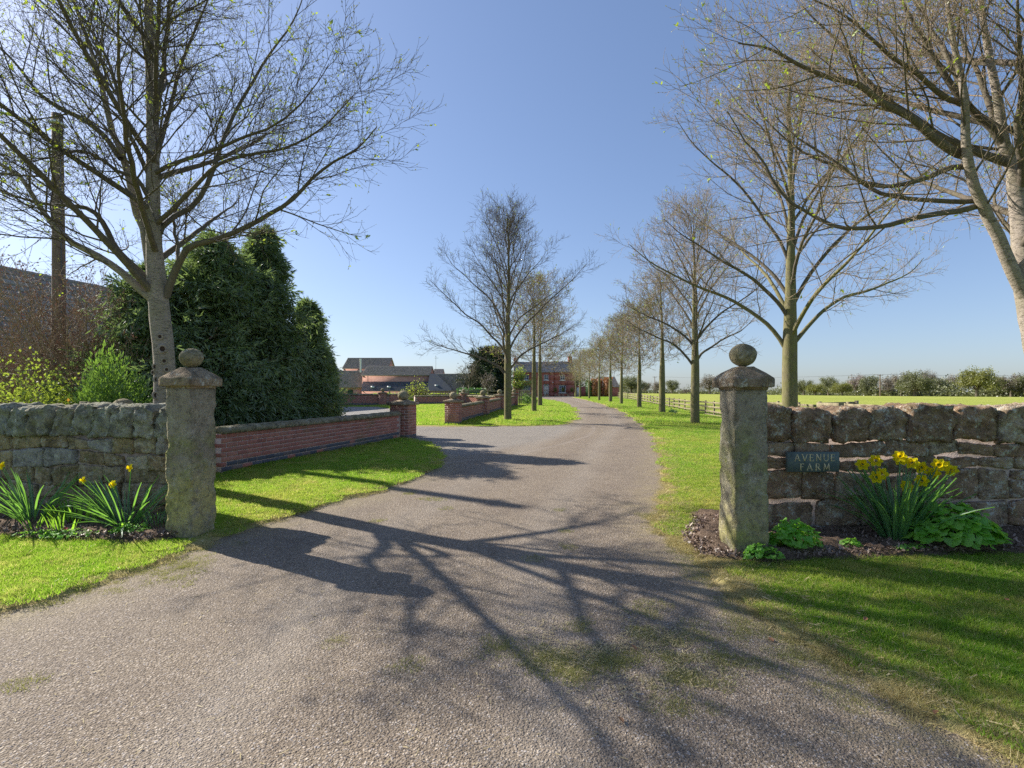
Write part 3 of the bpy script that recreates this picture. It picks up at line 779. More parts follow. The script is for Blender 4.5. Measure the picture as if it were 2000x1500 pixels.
# ------------------------------------------------------------------ brick walls and pillars
def brick_mesh(name, l, d, h, mat):
    return MB().box(-l / 2, l / 2, -d / 2, d / 2, -h / 2, h / 2, .004).mesh(name, mat)
BL, BH = .215, .065
B_RED = brick_mesh('brick', BL, .215, BH, MAT['brick']); B_BLUE = brick_mesh('brick', BL, .215, BH, MAT['bluebrick'])
B_REDH = brick_mesh('brick', .1025, .215, BH, MAT['brick'])
PB_RED = brick_mesh('brick', BL, .1025, BH, MAT['brick']); PB_BLUE = brick_mesh('brick', BL, .1025, BH, MAT['bluebrick'])
def coping_piece(L, seed, w=.30, h=.115):
    n = 8; ns = max(3, int(L / .1)); V = []
    prof = [(-w / 2, .0), (-w / 2, h * .35)] + [(-w / 2 * math.cos(a), h * .35 + h * .65 * math.sin(a)) for a in np.linspace(.25, math.pi - .25, 7)] + [(w / 2, h * .35), (w / 2, 0)]
    for i in range(ns + 1):
        x = -L / 2 + L * i / ns
        for (y, z) in prof:
            d = mnoise.noise_vector(Vector((x * 6 + seed, y * 9, z * 9))) * .014; V.append((x + (d.x if 0 < i < ns else 0), y + d.y, z + d.z * (z > .01)))
    m = len(prof); F = [(i * m + j, (i + 1) * m + j, (i + 1) * m + (j + 1) % m, i * m + (j + 1) % m) for i in range(ns) for j in range(m)]
    F += [tuple(range(m)), tuple(reversed([ns * m + j for j in range(m)]))]
    return V, F
def brick_wall(a, b, red, blue, label, detail=True, group=None, zdrop=None):
    a = np.array(a, float); b = np.array(b, float); L = np.hypot(*(b - a)); ang = math.atan2(b[1] - a[1], b[0] - a[0]); e = (b - a) / L
    z0, z1 = h1(*a), h1(*b); zb = lambda t: z0 + (z1 - z0) * t / L
    root = empty('brick_wall', (a[0], a[1], z0 + .05), label, 'brick wall', group)
    slope = math.atan2(z1 - z0, L); n = int(L / .225); n_c = red + blue
    # mortar body
    m = MB(); hh = n_c * .075
    V = []
    for (t, off) in ((0, -.1), (L, -.1), (L, .1), (0, .1)):
        for zz in (-.25, hh): V.append((e[0] * t - e[1] * off, e[1] * t + e[0] * off, zb(t) - z0 + zz))
    m.add(V, [(0, 2, 3, 1), (2, 4, 5, 3), (4, 6, 7, 5), (6, 0, 1, 7), (1, 3, 5, 7), (0, 6, 4, 2)]); obj('mortar', m.mesh('mortar', MAT['mortar']), root)
    if detail:
        for c in range(n_c):
            u = .1125 if c % 2 else 0.0
            if c % 2: 
                o = obj('brick', B_REDH, root, (e[0] * .05, e[1] * .05, c * .075 + .0375), (0, -slope, ang))
            i = 0
            while u + .215 < L:
                t = u + .1125; z = zb(t) - z0 + c * .075 + .0375
                me = B_BLUE if (c < blue and random.random() > .07) else B_RED
                obj('brick', me, root, (e[0] * t + random.uniform(-.0015, .0015), e[1] * t + random.uniform(-.0015, .0015), z), (0, -slope, ang)); u += .225; i += 1
    else:
        V = []; Fq = []
        bv = np.array([v for v in B_RED.vertices[:]], dtype=object); co = np.array([v.co[:] for v in B_RED.vertices]); faces = [tuple(p.vertices) for p in B_RED.polygons]
        for part, rng_, mt in (('bricks', range(blue, n_c), MAT['brick']), ('base_bricks', range(0, blue), MAT['bluebrick'])):
            V = []; Fq = []
            ca, sa = math.cos(ang), math.sin(ang)
            for c in rng_:
                u = .1125 if c % 2 else 0.0
                while u + .215 < L:
                    t = u + .1125; z = zb(t) - z0 + c * .075 + .0375; b0 = len(V)
                    V += [(e[0] * t + x * ca - y * sa, e[1] * t + x * sa + y * ca, z + q) for (x, y, q) in co]; Fq += [tuple(i + b0 for i in f) for f in faces]; u += .225
            obj(part, new_mesh(part, V, Fq, mt), root, kind='stuff')
    u = 0; i = 0
    while u < L - .05:
        l = min(random.uniform(.55, .7), L - u); t = u + l / 2; V, F = coping_piece(l - .006, i * 1.7 + L)
        me = new_mesh('coping_stone', V, F, MAT['coping'], True); obj('coping_stone', me, root, (e[0] * t, e[1] * t, zb(t) - z0 + hh), (0, -slope, ang)); u += l; i += 1
    return root
def pillar_root(loc, rz, red, blue, label, group, detail=True):
    s = .56; root = empty('brick_pillar', loc, label, 'brick pillar', group, rz)
    hh = (red + blue) * .075; obj('mortar', MB().box(-s / 2 + .008, s / 2 - .008, -s / 2 + .008, s / 2 - .008, -.2, hh).mesh('mortar', MAT['mortar']), root)
    allv = {True: ([], []), False: ([], [])}
    for c in range(red + blue):
        for k in range(4):
            for i in range(2):
                x = -s / 2 + .1125 + i * .225; y = -s / 2 + .05125
                if c % 2: x = -x
                a = k * math.pi / 2; px, py = x * math.cos(a) - y * math.sin(a), x * math.sin(a) + y * math.cos(a)
                z = c * .075 + .0375
                if detail: obj('brick', PB_BLUE if c < blue else PB_RED, root, (px, py, z), (0, 0, a))
                else:
                    V, F = allv[c < blue]; b0 = len(V)
                    for v in PB_RED.vertices: V.append((px + v.co.x * math.cos(a) - v.co.y * math.sin(a), py + v.co.x * math.sin(a) + v.co.y * math.cos(a), z + v.co.z))
                    F += [tuple(j + b0 for j in p.vertices) for p in PB_RED.polygons]
    if not detail:
        obj('bricks', new_mesh('bricks', *allv[False], MAT['brick']), root, kind='stuff'); obj('base_bricks', new_mesh('base_bricks', *allv[True], MAT['bluebrick']), root, kind='stuff')
    m = MB(); c = .34; m.box(-c, c, -c, c, hh, hh + .075, .012); c2 = c - .02
    m.add([(-c2, -c2, hh + .074), (c2, -c2, hh + .074), (c2, c2, hh + .074), (-c2, c2, hh + .074), (-.08, -.08, hh + .145), (.08, -.08, hh + .145), (.08, .08, hh + .145), (-.08, .08, hh + .145)], BOXF)
    obj('cap', m.mesh('cap', MAT['capstone']), root)
    V, F = ball_vf(.155, 4, .95, 6, .003); obj('ball', new_mesh('ball', V, F, MAT['ballstone'], True), root, (0, 0, hh + .125 + .14))
    return root
PG = 'brick pillars with stone balls'
W1A, W1B = (-4.66, 8.05), (-3.18, 14.15)
brick_wall(W1A, W1B, 6, 2, 'low red brick wall with blue brick base and rounded stone coping, running back from the left gate post')
brick_wall((-5.75, 7.95), (-4.78, 8.03), 6, 2, 'short length of low brick wall behind the left stone wall, beside the big tree')
an = math.atan2(W1B[1] - W1A[1], W1B[0] - W1A[0]) - math.pi / 2
pillar_root((-3.08, 14.5, h1(-3.1, 14.5) - .05), an, 11, 2, 'red brick pillar with stone ball ending the long low wall on the left, nearest the camera', PG)
pb = pillar_root((-6.02, 7.93, h1(-6, 7.9) - .16), 0, 11, 2, 'pillar whose stone ball just shows above the mossy stone wall on the left', PG)
W2 = [(-2.3, 20.1), (-1.45, 25.6), (-.75, 31.5), (.15, 38.2)]
an2 = math.atan2(18, 2.6) - math.pi / 2
labs = ['red brick pillar with stone ball at the near end of the receding wall, left of the single tree', 'second pillar of the receding brick wall, between its two nearer wall lengths', 'pillar half hidden behind the trunk of the single tree on the green island', 'far corner pillar where the receding wall meets the back wall, by the rail fence']
for i, (x, y) in enumerate(W2):
    pillar_root((x, y, h1(x, y) - .03), an2, 10, 2, labs[i], PG, detail=(i == 0))
wl = ['nearest length of the receding low brick wall on the island', 'middle length of the receding low brick wall, behind the second pillar', 'last length of the receding low brick wall, ending at the corner pillar']
for i in range(3):
    a = np.array(W2[i]); b = np.array(W2[i + 1]); e = (b - a) / np.hypot(*(b - a)); brick_wall(a + e * .285, b - e * .285, 6, 2, wl[i], detail=False)
W3 = [(.15, 38.2), (-4.0, 42.5), (-7.9, 40.2), (-10.0, 39.6), (-15.5, 38.6), (-22, 37.9)]
pillar_root((-4.0, 42.5, h1(-4, 42.5) - .05), .3, 10, 2, 'back wall pillar with stone ball, between the low barn and the receding wall', PG, False)
pillar_root((-10.0, 39.6, h1(-10, 39.6) - .05), .1, 11, 2, 'back wall pillar with stone ball in front of the tall barn, left of the bright sapling', PG, False)
wl3 = ['back brick wall between the corner pillar and the pillar before the low barn', 'lower stretch of back brick wall right of the bright sapling', 'short taller stretch of back wall just right of its left pillar', 'taller back brick wall left of its pillar, behind the pale yard', 'far left end of the back brick wall, behind the conifers']
for i in range(5):
    a = np.array(W3[i]); b = np.array(W3[i + 1]); e = (b - a) / np.hypot(*(b - a))
    brick_wall(a + e * .26, b - e * (.26 if i != 4 else 0), (6, 6, 8, 8, 8)[i], 2, wl3[i], detail=False)

# ------------------------------------------------------------------ trees
UP = np.array([0, 0, 1.0])
def unit(v): return v / (np.linalg.norm(v, axis=-1, keepdims=True) + 1e-9)
def kids(P, Rr, L, nch, t0, t1, ang, ratio, k, up, wob, g, lmin=.0, taper=.5, rk=.62, hz=.0, fade=.55, rmin=.0015, rmax=9):
    """side branches of all parents at once; P (n,m,3)"""
    n, m, _ = P.shape
    t = (np.arange(nch)[None, :] + g.random((n, nch))) / nch * (t1 - t0) + t0
    f = t * (m - 1); i = np.clip(f.astype(int), 0, m - 2); w = (f - i)[..., None]; r = np.arange(n)[:, None]
    p = P[r, i] * (1 - w) + P[r, i + 1] * w; T = unit(P[r, i + 1] - P[r, i]); rad = Rr[r, i] * (1 - w[..., 0]) + Rr[r, i + 1] * w[..., 0]
    A = unit(np.cross(T, np.where(np.abs(T[..., 2:3]) > .95, np.array([1., 0, 0]), UP))); B = np.cross(A, T)
    az = (np.arange(nch)[None, :] * 2.4 + g.random((n, 1)) * 6.28 + g.normal(0, .5, (n, nch)))[..., None]
    a = (ang * (1 - .25 * t) * g.uniform(.8, 1.2, t.shape))[..., None]
    side = np.cos(az) * A + (1 - hz) * np.sin(az) * B
    d = unit(np.cos(a) * T + np.sin(a) * unit(side))
    l = L[:, None] * ratio * (1 - fade * t) * g.uniform(.7, 1.2, t.shape) + lmin
    p = p.reshape(-1, 3); d = d.reshape(-1, 3); l = l.ravel(); rad = np.clip(rad.ravel() * rk, rmin, rmax)
    Q = np.empty((len(p), k, 3)); Q[:, 0] = p
    for j in range(1, k):
        d = unit(d + UP * up + g.normal(0, wob, d.shape)); Q[:, j] = Q[:, j - 1] + d * (l / (k - 1))[:, None]
    rr = rad[:, None] * np.linspace(1, taper, k)[None, :]
    return Q, rr, l
def buds(P, n_per, size, g, spread=1.0):
    """small pointed bud/leaf faces along the outer half of the twigs"""
    N_, m, _ = P.shape; t = g.uniform(1 - spread, 1, (N_, n_per)); f = t * (m - 1) * .999; i = f.astype(int); w = (f - i)[..., None]; r = np.arange(N_)[:, None]
    p = (P[r, i] * (1 - w) + P[r, i + 1] * w).reshape(-1, 3); T = unit(P[r, i + 1] - P[r, i]).reshape(-1, 3)
    d = unit(T + g.normal(0, .5, p.shape)); s = unit(np.cross(d, g.normal(0, 1, p.shape))); l = (size * g.uniform(.6, 1.4, len(p)))[:, None]
    a = p; b = p + d * l * .5 + s * l * .22; c = p + d * l; e = p + d * l * .5 - s * l * .22
    V = np.stack([a, b, c, e], 1).reshape(-1, 3); return V, np.arange(len(V)).reshape(-1, 4)
def resample(P, k):
    P = np.array(P, float); s = np.concatenate([[0], np.cumsum(np.linalg.norm(np.diff(P, axis=0), axis=1))]); t = np.linspace(0, s[-1], k)
    return np.stack([np.interp(t, s, P[:, j]) for j in range(3)], -1)
def bare_tree(loc, seed, label, group, trunk, limbs, bark, dens=(9, 8, 4), len1=.55, leaf_n=.06, twig_r=.0032, limb_parts=True, twigm='twig', budsize=.02, leafsize=.045, sub=None, scale1=1, ntop=12, lean=0):
    """trunk: (radii, points); limbs: list of (r, points) relative to the foot of the tree"""
    g = np.random.default_rng(seed); root = empty('avenue_tree', loc, label, 'tree', group)
    tp = smooth_poly(trunk[1], 3); tr = np.interp(np.linspace(0, 1, len(tp)), np.linspace(0, 1, len(trunk[0])), trunk[0])
    P = tp[None]; V, F = tubes(P, tr[None], 14)
    for q in range(len(V)): V[q] += np.array(mnoise.noise_vector(Vector(V[q] * 7 + seed))) * .012 * (V[q][2] < 4)
    obj('trunk', new_mesh('trunk', V, [F], bark, True), root)
    LP = []; LR = []; LL = []
    for r, pts in limbs:
        p = resample(smooth_poly(pts, 3), 22); n = len(p)
        p[2:] += np.cumsum(g.normal(0, .006, (n - 2, 3)), 0)
        rr = r * (np.linspace(1, .09, n) ** .85); L = np.linalg.norm(np.diff(p, axis=0), axis=1).sum()
        LP.append(p); LR.append(rr); LL.append(L)
    LP, LR, LL = np.array(LP), np.array(LR), np.array(LL)
    if limb_parts:
        for i in range(len(LP)):
            V, F = tubes(LP[i:i + 1], LR[i:i + 1], 8)
            obj('limb', new_mesh('limb', V, [F], bark if LR[i, 0] > .055 else MAT['limb'], True), root)
    n1, n2, n3 = dens
    big = LP; bR = LR; bL = LL
    Q1, R1_, L1_ = kids(LP, LR, np.minimum(LL, 3.2), n1 * 2, .22, .98, R(48), .42 * scale1, 7, .05, .09, g, .15, .35, .42, .35, .5, .0040, .013)
    Q2, R2_, L2_ = kids(Q1, R1_, L1_, n2, .12, .98, R(45), .52, 5, .06, .10, g, .08, .5, .5, .3, .5, twig_r * 1.1, twig_r * 1.9)
    Q3, R3_, L3_ = kids(Q2, R2_, L2_, n3, .1, 1.0, R(48), .55, 4, .09, .14, g, .05, .55, .7, .2, .4, twig_r * .85, twig_r * 1.15)
    top = tp[int(len(tp) * .55):]; 
    Qt, Rt, Lt = kids(resample(top, 12)[None], np.interp(np.linspace(0, 1, 12), [0, 1], [tr[int(len(tr) * .55)], tr[-1]])[None], np.array([3.0]), ntop, .0, 1, R(52), .55, 8, .06, .07, g, .2, .35, .40, 0, .5, .005, .02)
    Qu, Ru, Lu = kids(Qt, Rt, Lt, n2, .15, .98, R(45), .5, 5, .06, .1, g, .08, .5, .6, .2, .5, twig_r * 1.25)
    Qv, Rv, Lv = kids(Qu, Ru, Lu, n3, .1, 1, R(45), .55, 4, .08, .14, g, .05, .55, .7, .2, .4, twig_r * .85, twig_r * 1.15)
    V, F = join([tubes(Q1, R1_, 5), tubes(Qt, Rt, 5)]); obj('branches', new_mesh('branches', V, F, MAT['limb'], True), root, kind='stuff')
    V, F = join([tubes(Q2, R2_, 4), tubes(Q3, R3_, 3), tubes(Qu, Ru, 4), tubes(Qv, Rv, 3)]); obj('crown', new_mesh('crown', V, F, MAT[twigm]), root, kind='stuff')
    tw = np.concatenate([Q3, Qv]); V, F = buds(tw, 2, budsize, g, .9); obj('buds', new_mesh('buds', V, [F], MAT['bud']), root, kind='stuff')
    sel = tw[g.random(len(tw)) < leaf_n]; 
    if len(sel):
        V, F = buds(sel, 3, leafsize, g, .5); V2 = V; obj('leaves', new_mesh('leaves', V, [F], MAT['newleaf']), root, kind='stuff')
    return root
L1_LIMBS = [(0.17,[(0.0,0.0,1.09),(-0.01,0.0,1.82),(-0.07,0.0,2.41),(-0.11,0.0,2.85),(-0.15,0.0,3.43),(-0.17,0.0,4.01),(-0.17,0.0,4.74),(-0.18,0.0,5.47),(-0.21,0.0,6.2),(-0.23,0.0,6.93),(-0.25,0.0,7.52),(-0.28,0.0,8.1),(-0.29,0.0,8.61)]),
(0.058,[(-0.03,0.0,2.55),(-0.26,-0.06,2.76),(-0.54,-0.12,3.04),(-0.92,-0.18,3.31),(-1.12,-0.24,3.43),(-1.35,-0.3,3.7),(-1.5,-0.36,3.99),(-1.65,-0.42,4.31),(-1.87,-0.48,4.42),(-2.22,-0.54,4.76),(-2.55,-0.6,5.07)]),
(0.054,[(-0.07,0.0,2.63),(-0.31,0.06,2.97),(-0.66,0.12,3.28),(-0.85,0.19,3.45),(-1.13,0.25,3.95),(-1.44,0.31,4.13),(-1.96,0.38,4.19),(-2.48,0.44,4.33),(-3.08,0.5,4.59)]),
(0.068,[(-0.1,0.0,2.7),(-0.24,0.03,3.15),(-0.33,0.06,3.67),(-0.46,0.09,3.9),(-0.58,0.12,4.28),(-0.75,0.15,4.81),(-0.92,0.18,5.13),(-1.13,0.21,5.97),(-1.35,0.24,6.59),(-1.56,0.27,7.14),(-1.81,0.3,7.77)]),
(0.041,[(-0.63,0.0,4.67),(-0.88,0.03,4.98),(-1.23,0.06,5.25),(-1.55,0.09,5.41),(-1.95,0.11,5.69),(-2.2,0.14,6.0),(-2.52,0.17,6.32),(-2.92,0.2,6.71)]),
(0.051,[(0.02,0.0,2.7),(0.17,-0.05,3.05),(0.31,-0.1,3.26),(0.46,-0.15,3.39),(0.9,-0.2,3.48),(1.43,-0.25,3.68),(1.87,-0.3,3.9),(2.24,-0.35,4.23),(2.54,-0.4,4.42),(2.9,-0.45,4.6),(3.18,-0.5,4.85)]),
(0.031,[(0.19,0.0,3.18),(0.09,0.15,3.47),(-0.05,0.3,3.9),(-0.09,0.45,4.18),(-0.07,0.6,4.39)]),
(0.041,[(-0.12,0.0,3.5),(-0.04,0.1,3.83),(0.19,0.2,4.01),(0.39,0.3,4.35),(0.56,0.4,5.01),(0.58,0.5,5.29),(0.8,0.6,5.89),(1.11,0.7,6.59),(1.47,0.8,7.22),(1.67,0.9,7.95)]),
(0.034,[(-0.14,0.0,3.72),(0.13,-0.11,3.87),(0.56,-0.22,4.18),(0.98,-0.34,4.45),(1.53,-0.45,4.54),(1.99,-0.56,4.55),(2.43,-0.67,4.7),(2.74,-0.79,4.87),(2.97,-0.9,5.03)]),
(0.034,[(-0.16,0.0,4.31),(-0.28,-0.13,4.68),(-0.36,-0.27,5.04),(-0.47,-0.4,5.73),(-0.6,-0.53,6.12),(-0.69,-0.67,6.36),(-0.77,-0.8,6.71)]),
(0.034,[(-0.16,0.0,4.53),(-0.07,0.14,5.18),(0.02,0.28,5.94),(0.2,0.42,6.72),(0.39,0.56,7.36),(0.55,0.7,8.11)]),
(0.041,[(-0.17,0.0,5.04),(-0.02,-0.08,5.58),(0.09,-0.15,6.39),(0.21,-0.22,7.05),(0.37,-0.3,7.62)]),
(0.034,[(-0.17,0.0,3.94),(-0.23,-0.2,4.3),(-0.36,-0.4,4.35),(-0.48,-0.6,4.47),(-0.57,-0.8,4.44),(-0.78,-1.0,4.28),(-0.91,-1.2,4.13)]),
(0.031,[(-0.17,0.0,4.45),(0.24,-0.17,4.52),(0.77,-0.33,4.59),(1.35,-0.5,4.72),(1.9,-0.67,4.83),(2.36,-0.83,5.13),(2.68,-1.0,5.41)]),]
R1_LIMBS = [(0.19,[(0.0,0.0,1.05),(-0.06,0.0,1.74),(-0.18,0.0,2.22),(-0.27,0.0,2.7),(-0.31,0.0,3.18),(-0.35,0.0,3.54),(-0.39,0.0,3.81),(-0.43,0.0,4.02),(-0.54,0.0,4.26),(-0.6,0.0,4.74),(-0.72,0.0,5.34),(-0.81,0.0,5.94),(-0.87,0.0,6.54)]),
(0.075,[(-0.19,0.0,2.28),(-0.42,-0.03,2.69),(-0.63,-0.06,3.1),(-0.83,-0.09,3.45),(-0.98,-0.12,3.73),(-1.09,-0.15,4.01),(-1.13,-0.18,4.35),(-1.19,-0.21,4.8),(-1.32,-0.24,5.24),(-1.43,-0.27,5.73),(-1.51,-0.3,6.22)]),
(0.037,[(-0.81,0.0,3.54),(-1.07,-0.06,3.46),(-1.42,-0.12,3.41),(-1.88,-0.18,3.3),(-2.27,-0.24,3.21),(-2.65,-0.3,3.21),(-2.97,-0.36,3.32),(-3.34,-0.42,3.55),(-3.6,-0.48,3.92),(-3.84,-0.54,4.11),(-4.03,-0.6,4.35)]),
(0.031,[(-0.83,0.0,3.59),(-1.04,0.05,3.59),(-1.42,0.1,3.61),(-1.81,0.15,3.69),(-2.02,0.2,3.83),(-2.3,0.25,4.07),(-2.71,0.3,4.28),(-3.06,0.35,4.62),(-3.36,0.4,5.09)]),
(0.034,[(-0.92,0.0,3.99),(-1.16,-0.03,3.95),(-1.54,-0.05,3.79),(-1.92,-0.08,3.7),(-2.23,-0.1,3.74),(-2.48,-0.12,3.91),(-2.79,-0.15,4.07),(-3.04,-0.17,4.23),(-3.28,-0.2,4.45)]),
(0.051,[(-0.96,0.0,4.11),(-1.19,-0.06,4.14),(-1.47,-0.11,4.29),(-1.81,-0.17,4.5),(-2.14,-0.22,4.61),(-2.41,-0.28,4.75),(-2.79,-0.33,4.83),(-3.16,-0.39,4.91),(-3.52,-0.44,5.04),(-3.88,-0.5,5.06)]),
(0.048,[(-0.45,0.0,4.02),(-0.63,0.03,4.1),(-0.9,0.07,4.23),(-1.18,0.1,4.4),(-1.45,0.13,4.63),(-1.74,0.17,4.83),(-2.02,0.2,5.1),(-2.25,0.23,5.5),(-2.54,0.27,5.83),(-2.77,0.3,6.11)]),
(0.048,[(-0.54,0.0,4.23),(-0.66,0.0,4.41),(-0.9,0.0,4.65),(-1.08,0.0,4.86),(-1.32,0.0,5.22),(-1.56,0.0,5.64),(-1.68,0.0,5.94),(-1.8,0.0,6.3)]),
(0.041,[(-0.51,0.0,4.2),(-0.52,0.12,4.56),(-0.53,0.24,5.0),(-0.58,0.36,5.45),(-0.6,0.48,5.98),(-0.59,0.6,6.6)]),
(0.048,[(-0.34,0.0,3.66),(-0.47,-0.16,3.89),(-0.68,-0.32,4.28),(-0.78,-0.48,4.74),(-0.99,-0.64,5.18),(-1.13,-0.8,5.59)]),
(0.034,[(-0.93,0.0,4.68),(-1.33,-0.15,4.71),(-1.74,-0.3,4.86),(-2.19,-0.45,4.99),(-2.57,-0.6,5.1),(-2.94,-0.75,5.21),(-3.34,-0.9,5.25)]),
(0.034,[(-1.02,0.0,4.92),(-1.1,0.27,5.64),(-1.07,0.53,6.22),(-1.06,0.8,6.96)]),
(0.041,[(-0.3,0.0,3.24),(0.1,0.15,3.59),(0.63,0.3,4.09),(1.31,0.45,4.48),(2.02,0.6,4.81)]),
(0.041,[(-0.31,0.0,3.54),(-0.13,-0.12,3.85),(0.08,-0.25,4.37),(0.22,-0.38,4.98),(0.3,-0.5,5.56)]),
(0.034,[(-0.27,0.0,2.82),(-0.17,0.22,3.19),(-0.11,0.45,3.51),(-0.03,0.67,3.92),(0.32,0.9,4.35)]),]
def sweep(z, az, L, rise, curl, x0=0, y0=0):
    p = [np.array([x0, y0, z])]; e = rise
    for k in range(7):
        p.append(p[-1] + np.array([math.cos(az) * math.cos(e), math.sin(az) * math.cos(e), math.sin(e)]) * L / 7); e += curl / 7; az += .05
    return p
for (r, z, az, L, rise, curl) in ((.05, 2.7, -1.9, 3.6, .75, -.5), (.045, 3.3, -1.2, 3.5, .6, -.2), (.045, 3.9, -2.4, 3.4, .5, .1), (.04, 4.6, -1.6, 3.3, .5, .2), (.035, 5.4, -1.0, 2.9, .6, .2), (.035, 6.2, -2.1, 2.5, .7, .2), (.045, 3.2, 1.5, 3.2, .7, -.2), (.04, 4.4, 1.1, 3.0, .6, .2), (.035, 5.6, 2.0, 2.6, .6, .3)):
    L1_LIMBS.append((r, sweep(z, az, L, rise, curl, -.12, 0)))
for (r, z, az, L, rise, curl) in ((.045, 3.0, -1.7, 3.0, .8, -.3), (.04, 4.2, -2.2, 3.0, .6, .1), (.04, 3.4, 1.5, 3.4, .6, 0), (.04, 4.4, 2.2, 3.2, .6, .2), (.035, 5.2, 1.8, 2.8, .6, .2)):
    R1_LIMBS.append((r, sweep(z, az, L, rise, curl, -.35, 0)))
AV = 'bare trees of the drive avenue'
def ex(limbs, base):
    tr = limbs[0][1]; return base + tr[1:]
bare_tree((-4.95, 7.3, .15), 5, 'tallest bare tree with grey pitted trunk behind the left gate post', AV,
    ([.19, .148, .140, .135, .132, .125, .10, .09, .08, .075, .065, .055, .045, .03, .015], [(.06, 0, -.2), (.03, 0, .4)] + L1_LIMBS[0][1]), L1_LIMBS[1:], MAT['barkL'], (7, 8, 5), leaf_n=.07, twig_r=.0026, leafsize=.055, budsize=.026)
bare_tree((6.3, 6.0, .15), 9, 'bare tree forking low behind the right stone wall, at the edge of view', AV,
    ([.22, .185, .175, .165, .14, .12, .11, .10, .09, .075, .06, .045, .035, .025, .015], [(.05, 0, -.2), (.02, 0, .5)] + R1_LIMBS[0][1]), R1_LIMBS[1:], MAT['barkL'], (6, 8, 5), leaf_n=.07, twig_r=.0025, twigm='twigR', ntop=8)

L1T = bpy.data.objects['avenue_tree']
def knot(root, x, z, y, r, a=0):
    n = 12; V = []; F = []
    rings = [(1.25, 0), (1.1, .55), (.85, .7), (.62, .45), (.45, .05), (0.02, -.1)]
    for rr, d in rings:
        for i in range(n): t = i / n * 6.283; V.append((rr * r * math.cos(t) * 1.0, -d * r * .45, rr * r * math.sin(t) * 1.15))
    F = [(k * n + i, k * n + (i + 1) % n, (k + 1) * n + (i + 1) % n, (k + 1) * n + i) for k in range(len(rings) - 1) for i in range(n)]
    me = new_mesh('knot', V, F, MAT['barkL'], True); me.materials.append(MAT['knotdark']); [setattr(p, 'material_index', 1) for p in me.polygons if p.index >= 3 * n]
    obj('knot', me, root, (x, y, z), (0, 0, a))
for (x, z, r, a) in ((.05, 1.95, .045, .3), (.07, 1.78, .03, .5), (-.05, 1.70, .03, -.2), (.10, 1.66, .028, .6), (-.02, 1.52, .035, 0), (.06, 1.44, .03, .4), (-.03, 1.30, .04, -.1), (-.09, 1.62, .022, -.5), (.02, 2.12, .03, .2)):
    knot(L1T, x + .0, z, -.138 + abs(x) * .25, r * 1.15, a + .4)
def auto_limbs(g, Ht, Rad, fork, n, tr, low=False):
    out = []
    for i in range(n):
        t = (i / (n - 1)) ** 1.1; z = fork + (Ht * .80 - fork) * t; az = i * 2.4 + g.uniform(-.4, .4)
        if i < 4: az = [math.pi, 0.2, -1.6, 1.7][i] + g.uniform(-.3, .3)
        el = R((24 if (i == 0 and low) else 33) + (50 if (i == 0 and low) else 30) * t + g.uniform(-8, 8)); env = Rad * (1.0 - .62 * t ** 1.3) * g.uniform(.82, 1.1) * (1 if i else 1)
        d = np.array([math.cos(az), math.sin(az), 0]); r0 = tr * (.33 - .20 * t)
        L = env / math.cos(el) * 1.0; p = [np.array([0, 0, z])]; e = el + R(14)
        for k in range(7):
            e2 = e + R(8) - R(30) * math.sin(k / 6 * 2.6) * (1 - .5 * t) ; p.append(p[-1] + (d * math.cos(e2) + UP * math.sin(e2)) * L / 7 + g.normal(0, .035, 3))
        top = Ht * (1.02 - .0 * t)
        p = [q if q[2] < Ht else np.array([q[0], q[1], Ht - (q[2] - Ht) * .1]) for q in p]
        out.append((r0, p))
    return out
def auto_tree(loc, seed, Ht, Rad, fork, tr, n, label, dens, leafn=.06, twig_r=.005, bark='barkG', parts=False, twigm='twig', low=False, **k):
    g = np.random.default_rng(seed); limbs = auto_limbs(g, Ht, Rad, fork, n, tr, low); bend = g.normal(0, .05, (8, 2)).cumsum(0) * .7
    pts = [(0, 0, -.15), (0, 0, .25)] + [(bend[i, 0] * i / 8, bend[i, 1] * i / 8, .25 + (Ht - .5) * (i + 1) / 8) for i in range(8)]
    rad = [tr * 1.2, tr * 1.02, tr, tr * .95, tr * .72, tr * .55, tr * .42, tr * .3, tr * .18, .015]
    tb = np.array(pts)
    limbs = [(r, [np.array([np.interp(q[2], tb[:, 2], tb[:, 0]), np.interp(q[2], tb[:, 2], tb[:, 1]), 0]) * (1 if j == 0 else 1) + q for j, q in enumerate(ps)]) for r, ps in limbs]
    k.setdefault('ntop', 7)
    return bare_tree(loc, seed, label, AV, (rad, pts), limbs, MAT[bark], dens, leaf_n=leafn, twig_r=twig_r, limb_parts=parts, twigm=twigm, **k)
auto_tree((7.05, 13.0, .2), 31, 9.8, 4.5, 2.2, .182, 22, 'large bare tree with mossy trunk rising behind the right stone wall', (6, 7, 4), .09, .0036, parts=True, twigm='twigR')
auto_tree((-.18, 22.0, h1(-.2, 22)), 44, 9.0, 3.6, 1.9, .16, 24, 'single bare tree on the near end of the green island, left of the drive', (6, 7, 4), .05, .0044, parts=True, low=True)
t3 = auto_tree((7.15, 20.0, .18), 52, 8.4, 3.3, 2.2, .165, 20, 'bare tree standing just left of the right gate post, before the rail fence', (6, 6, 4), .07, .0046, parts=True, twigm='twigR')
tA = auto_tree((8.15, 27.8, h1(8.2, 27.8)), 63, 7.6, 2.9, 2.1, .165, 18, 'second tree of the right row beyond the gate, weeds at its foot', (6, 6, 3), .08, .0062, twigm='twigR', leafsize=.07, budsize=.04)
tB = auto_tree((8.85, 35.6, h1(8.8, 35.6)), 71, 7.2, 2.9, 1.9, .15, 18, 'third tree of the right row beyond the gate, slender trunk before the fence', (6, 6, 3), .10, .0070, twigm='twigR', leafsize=.08, budsize=.05)
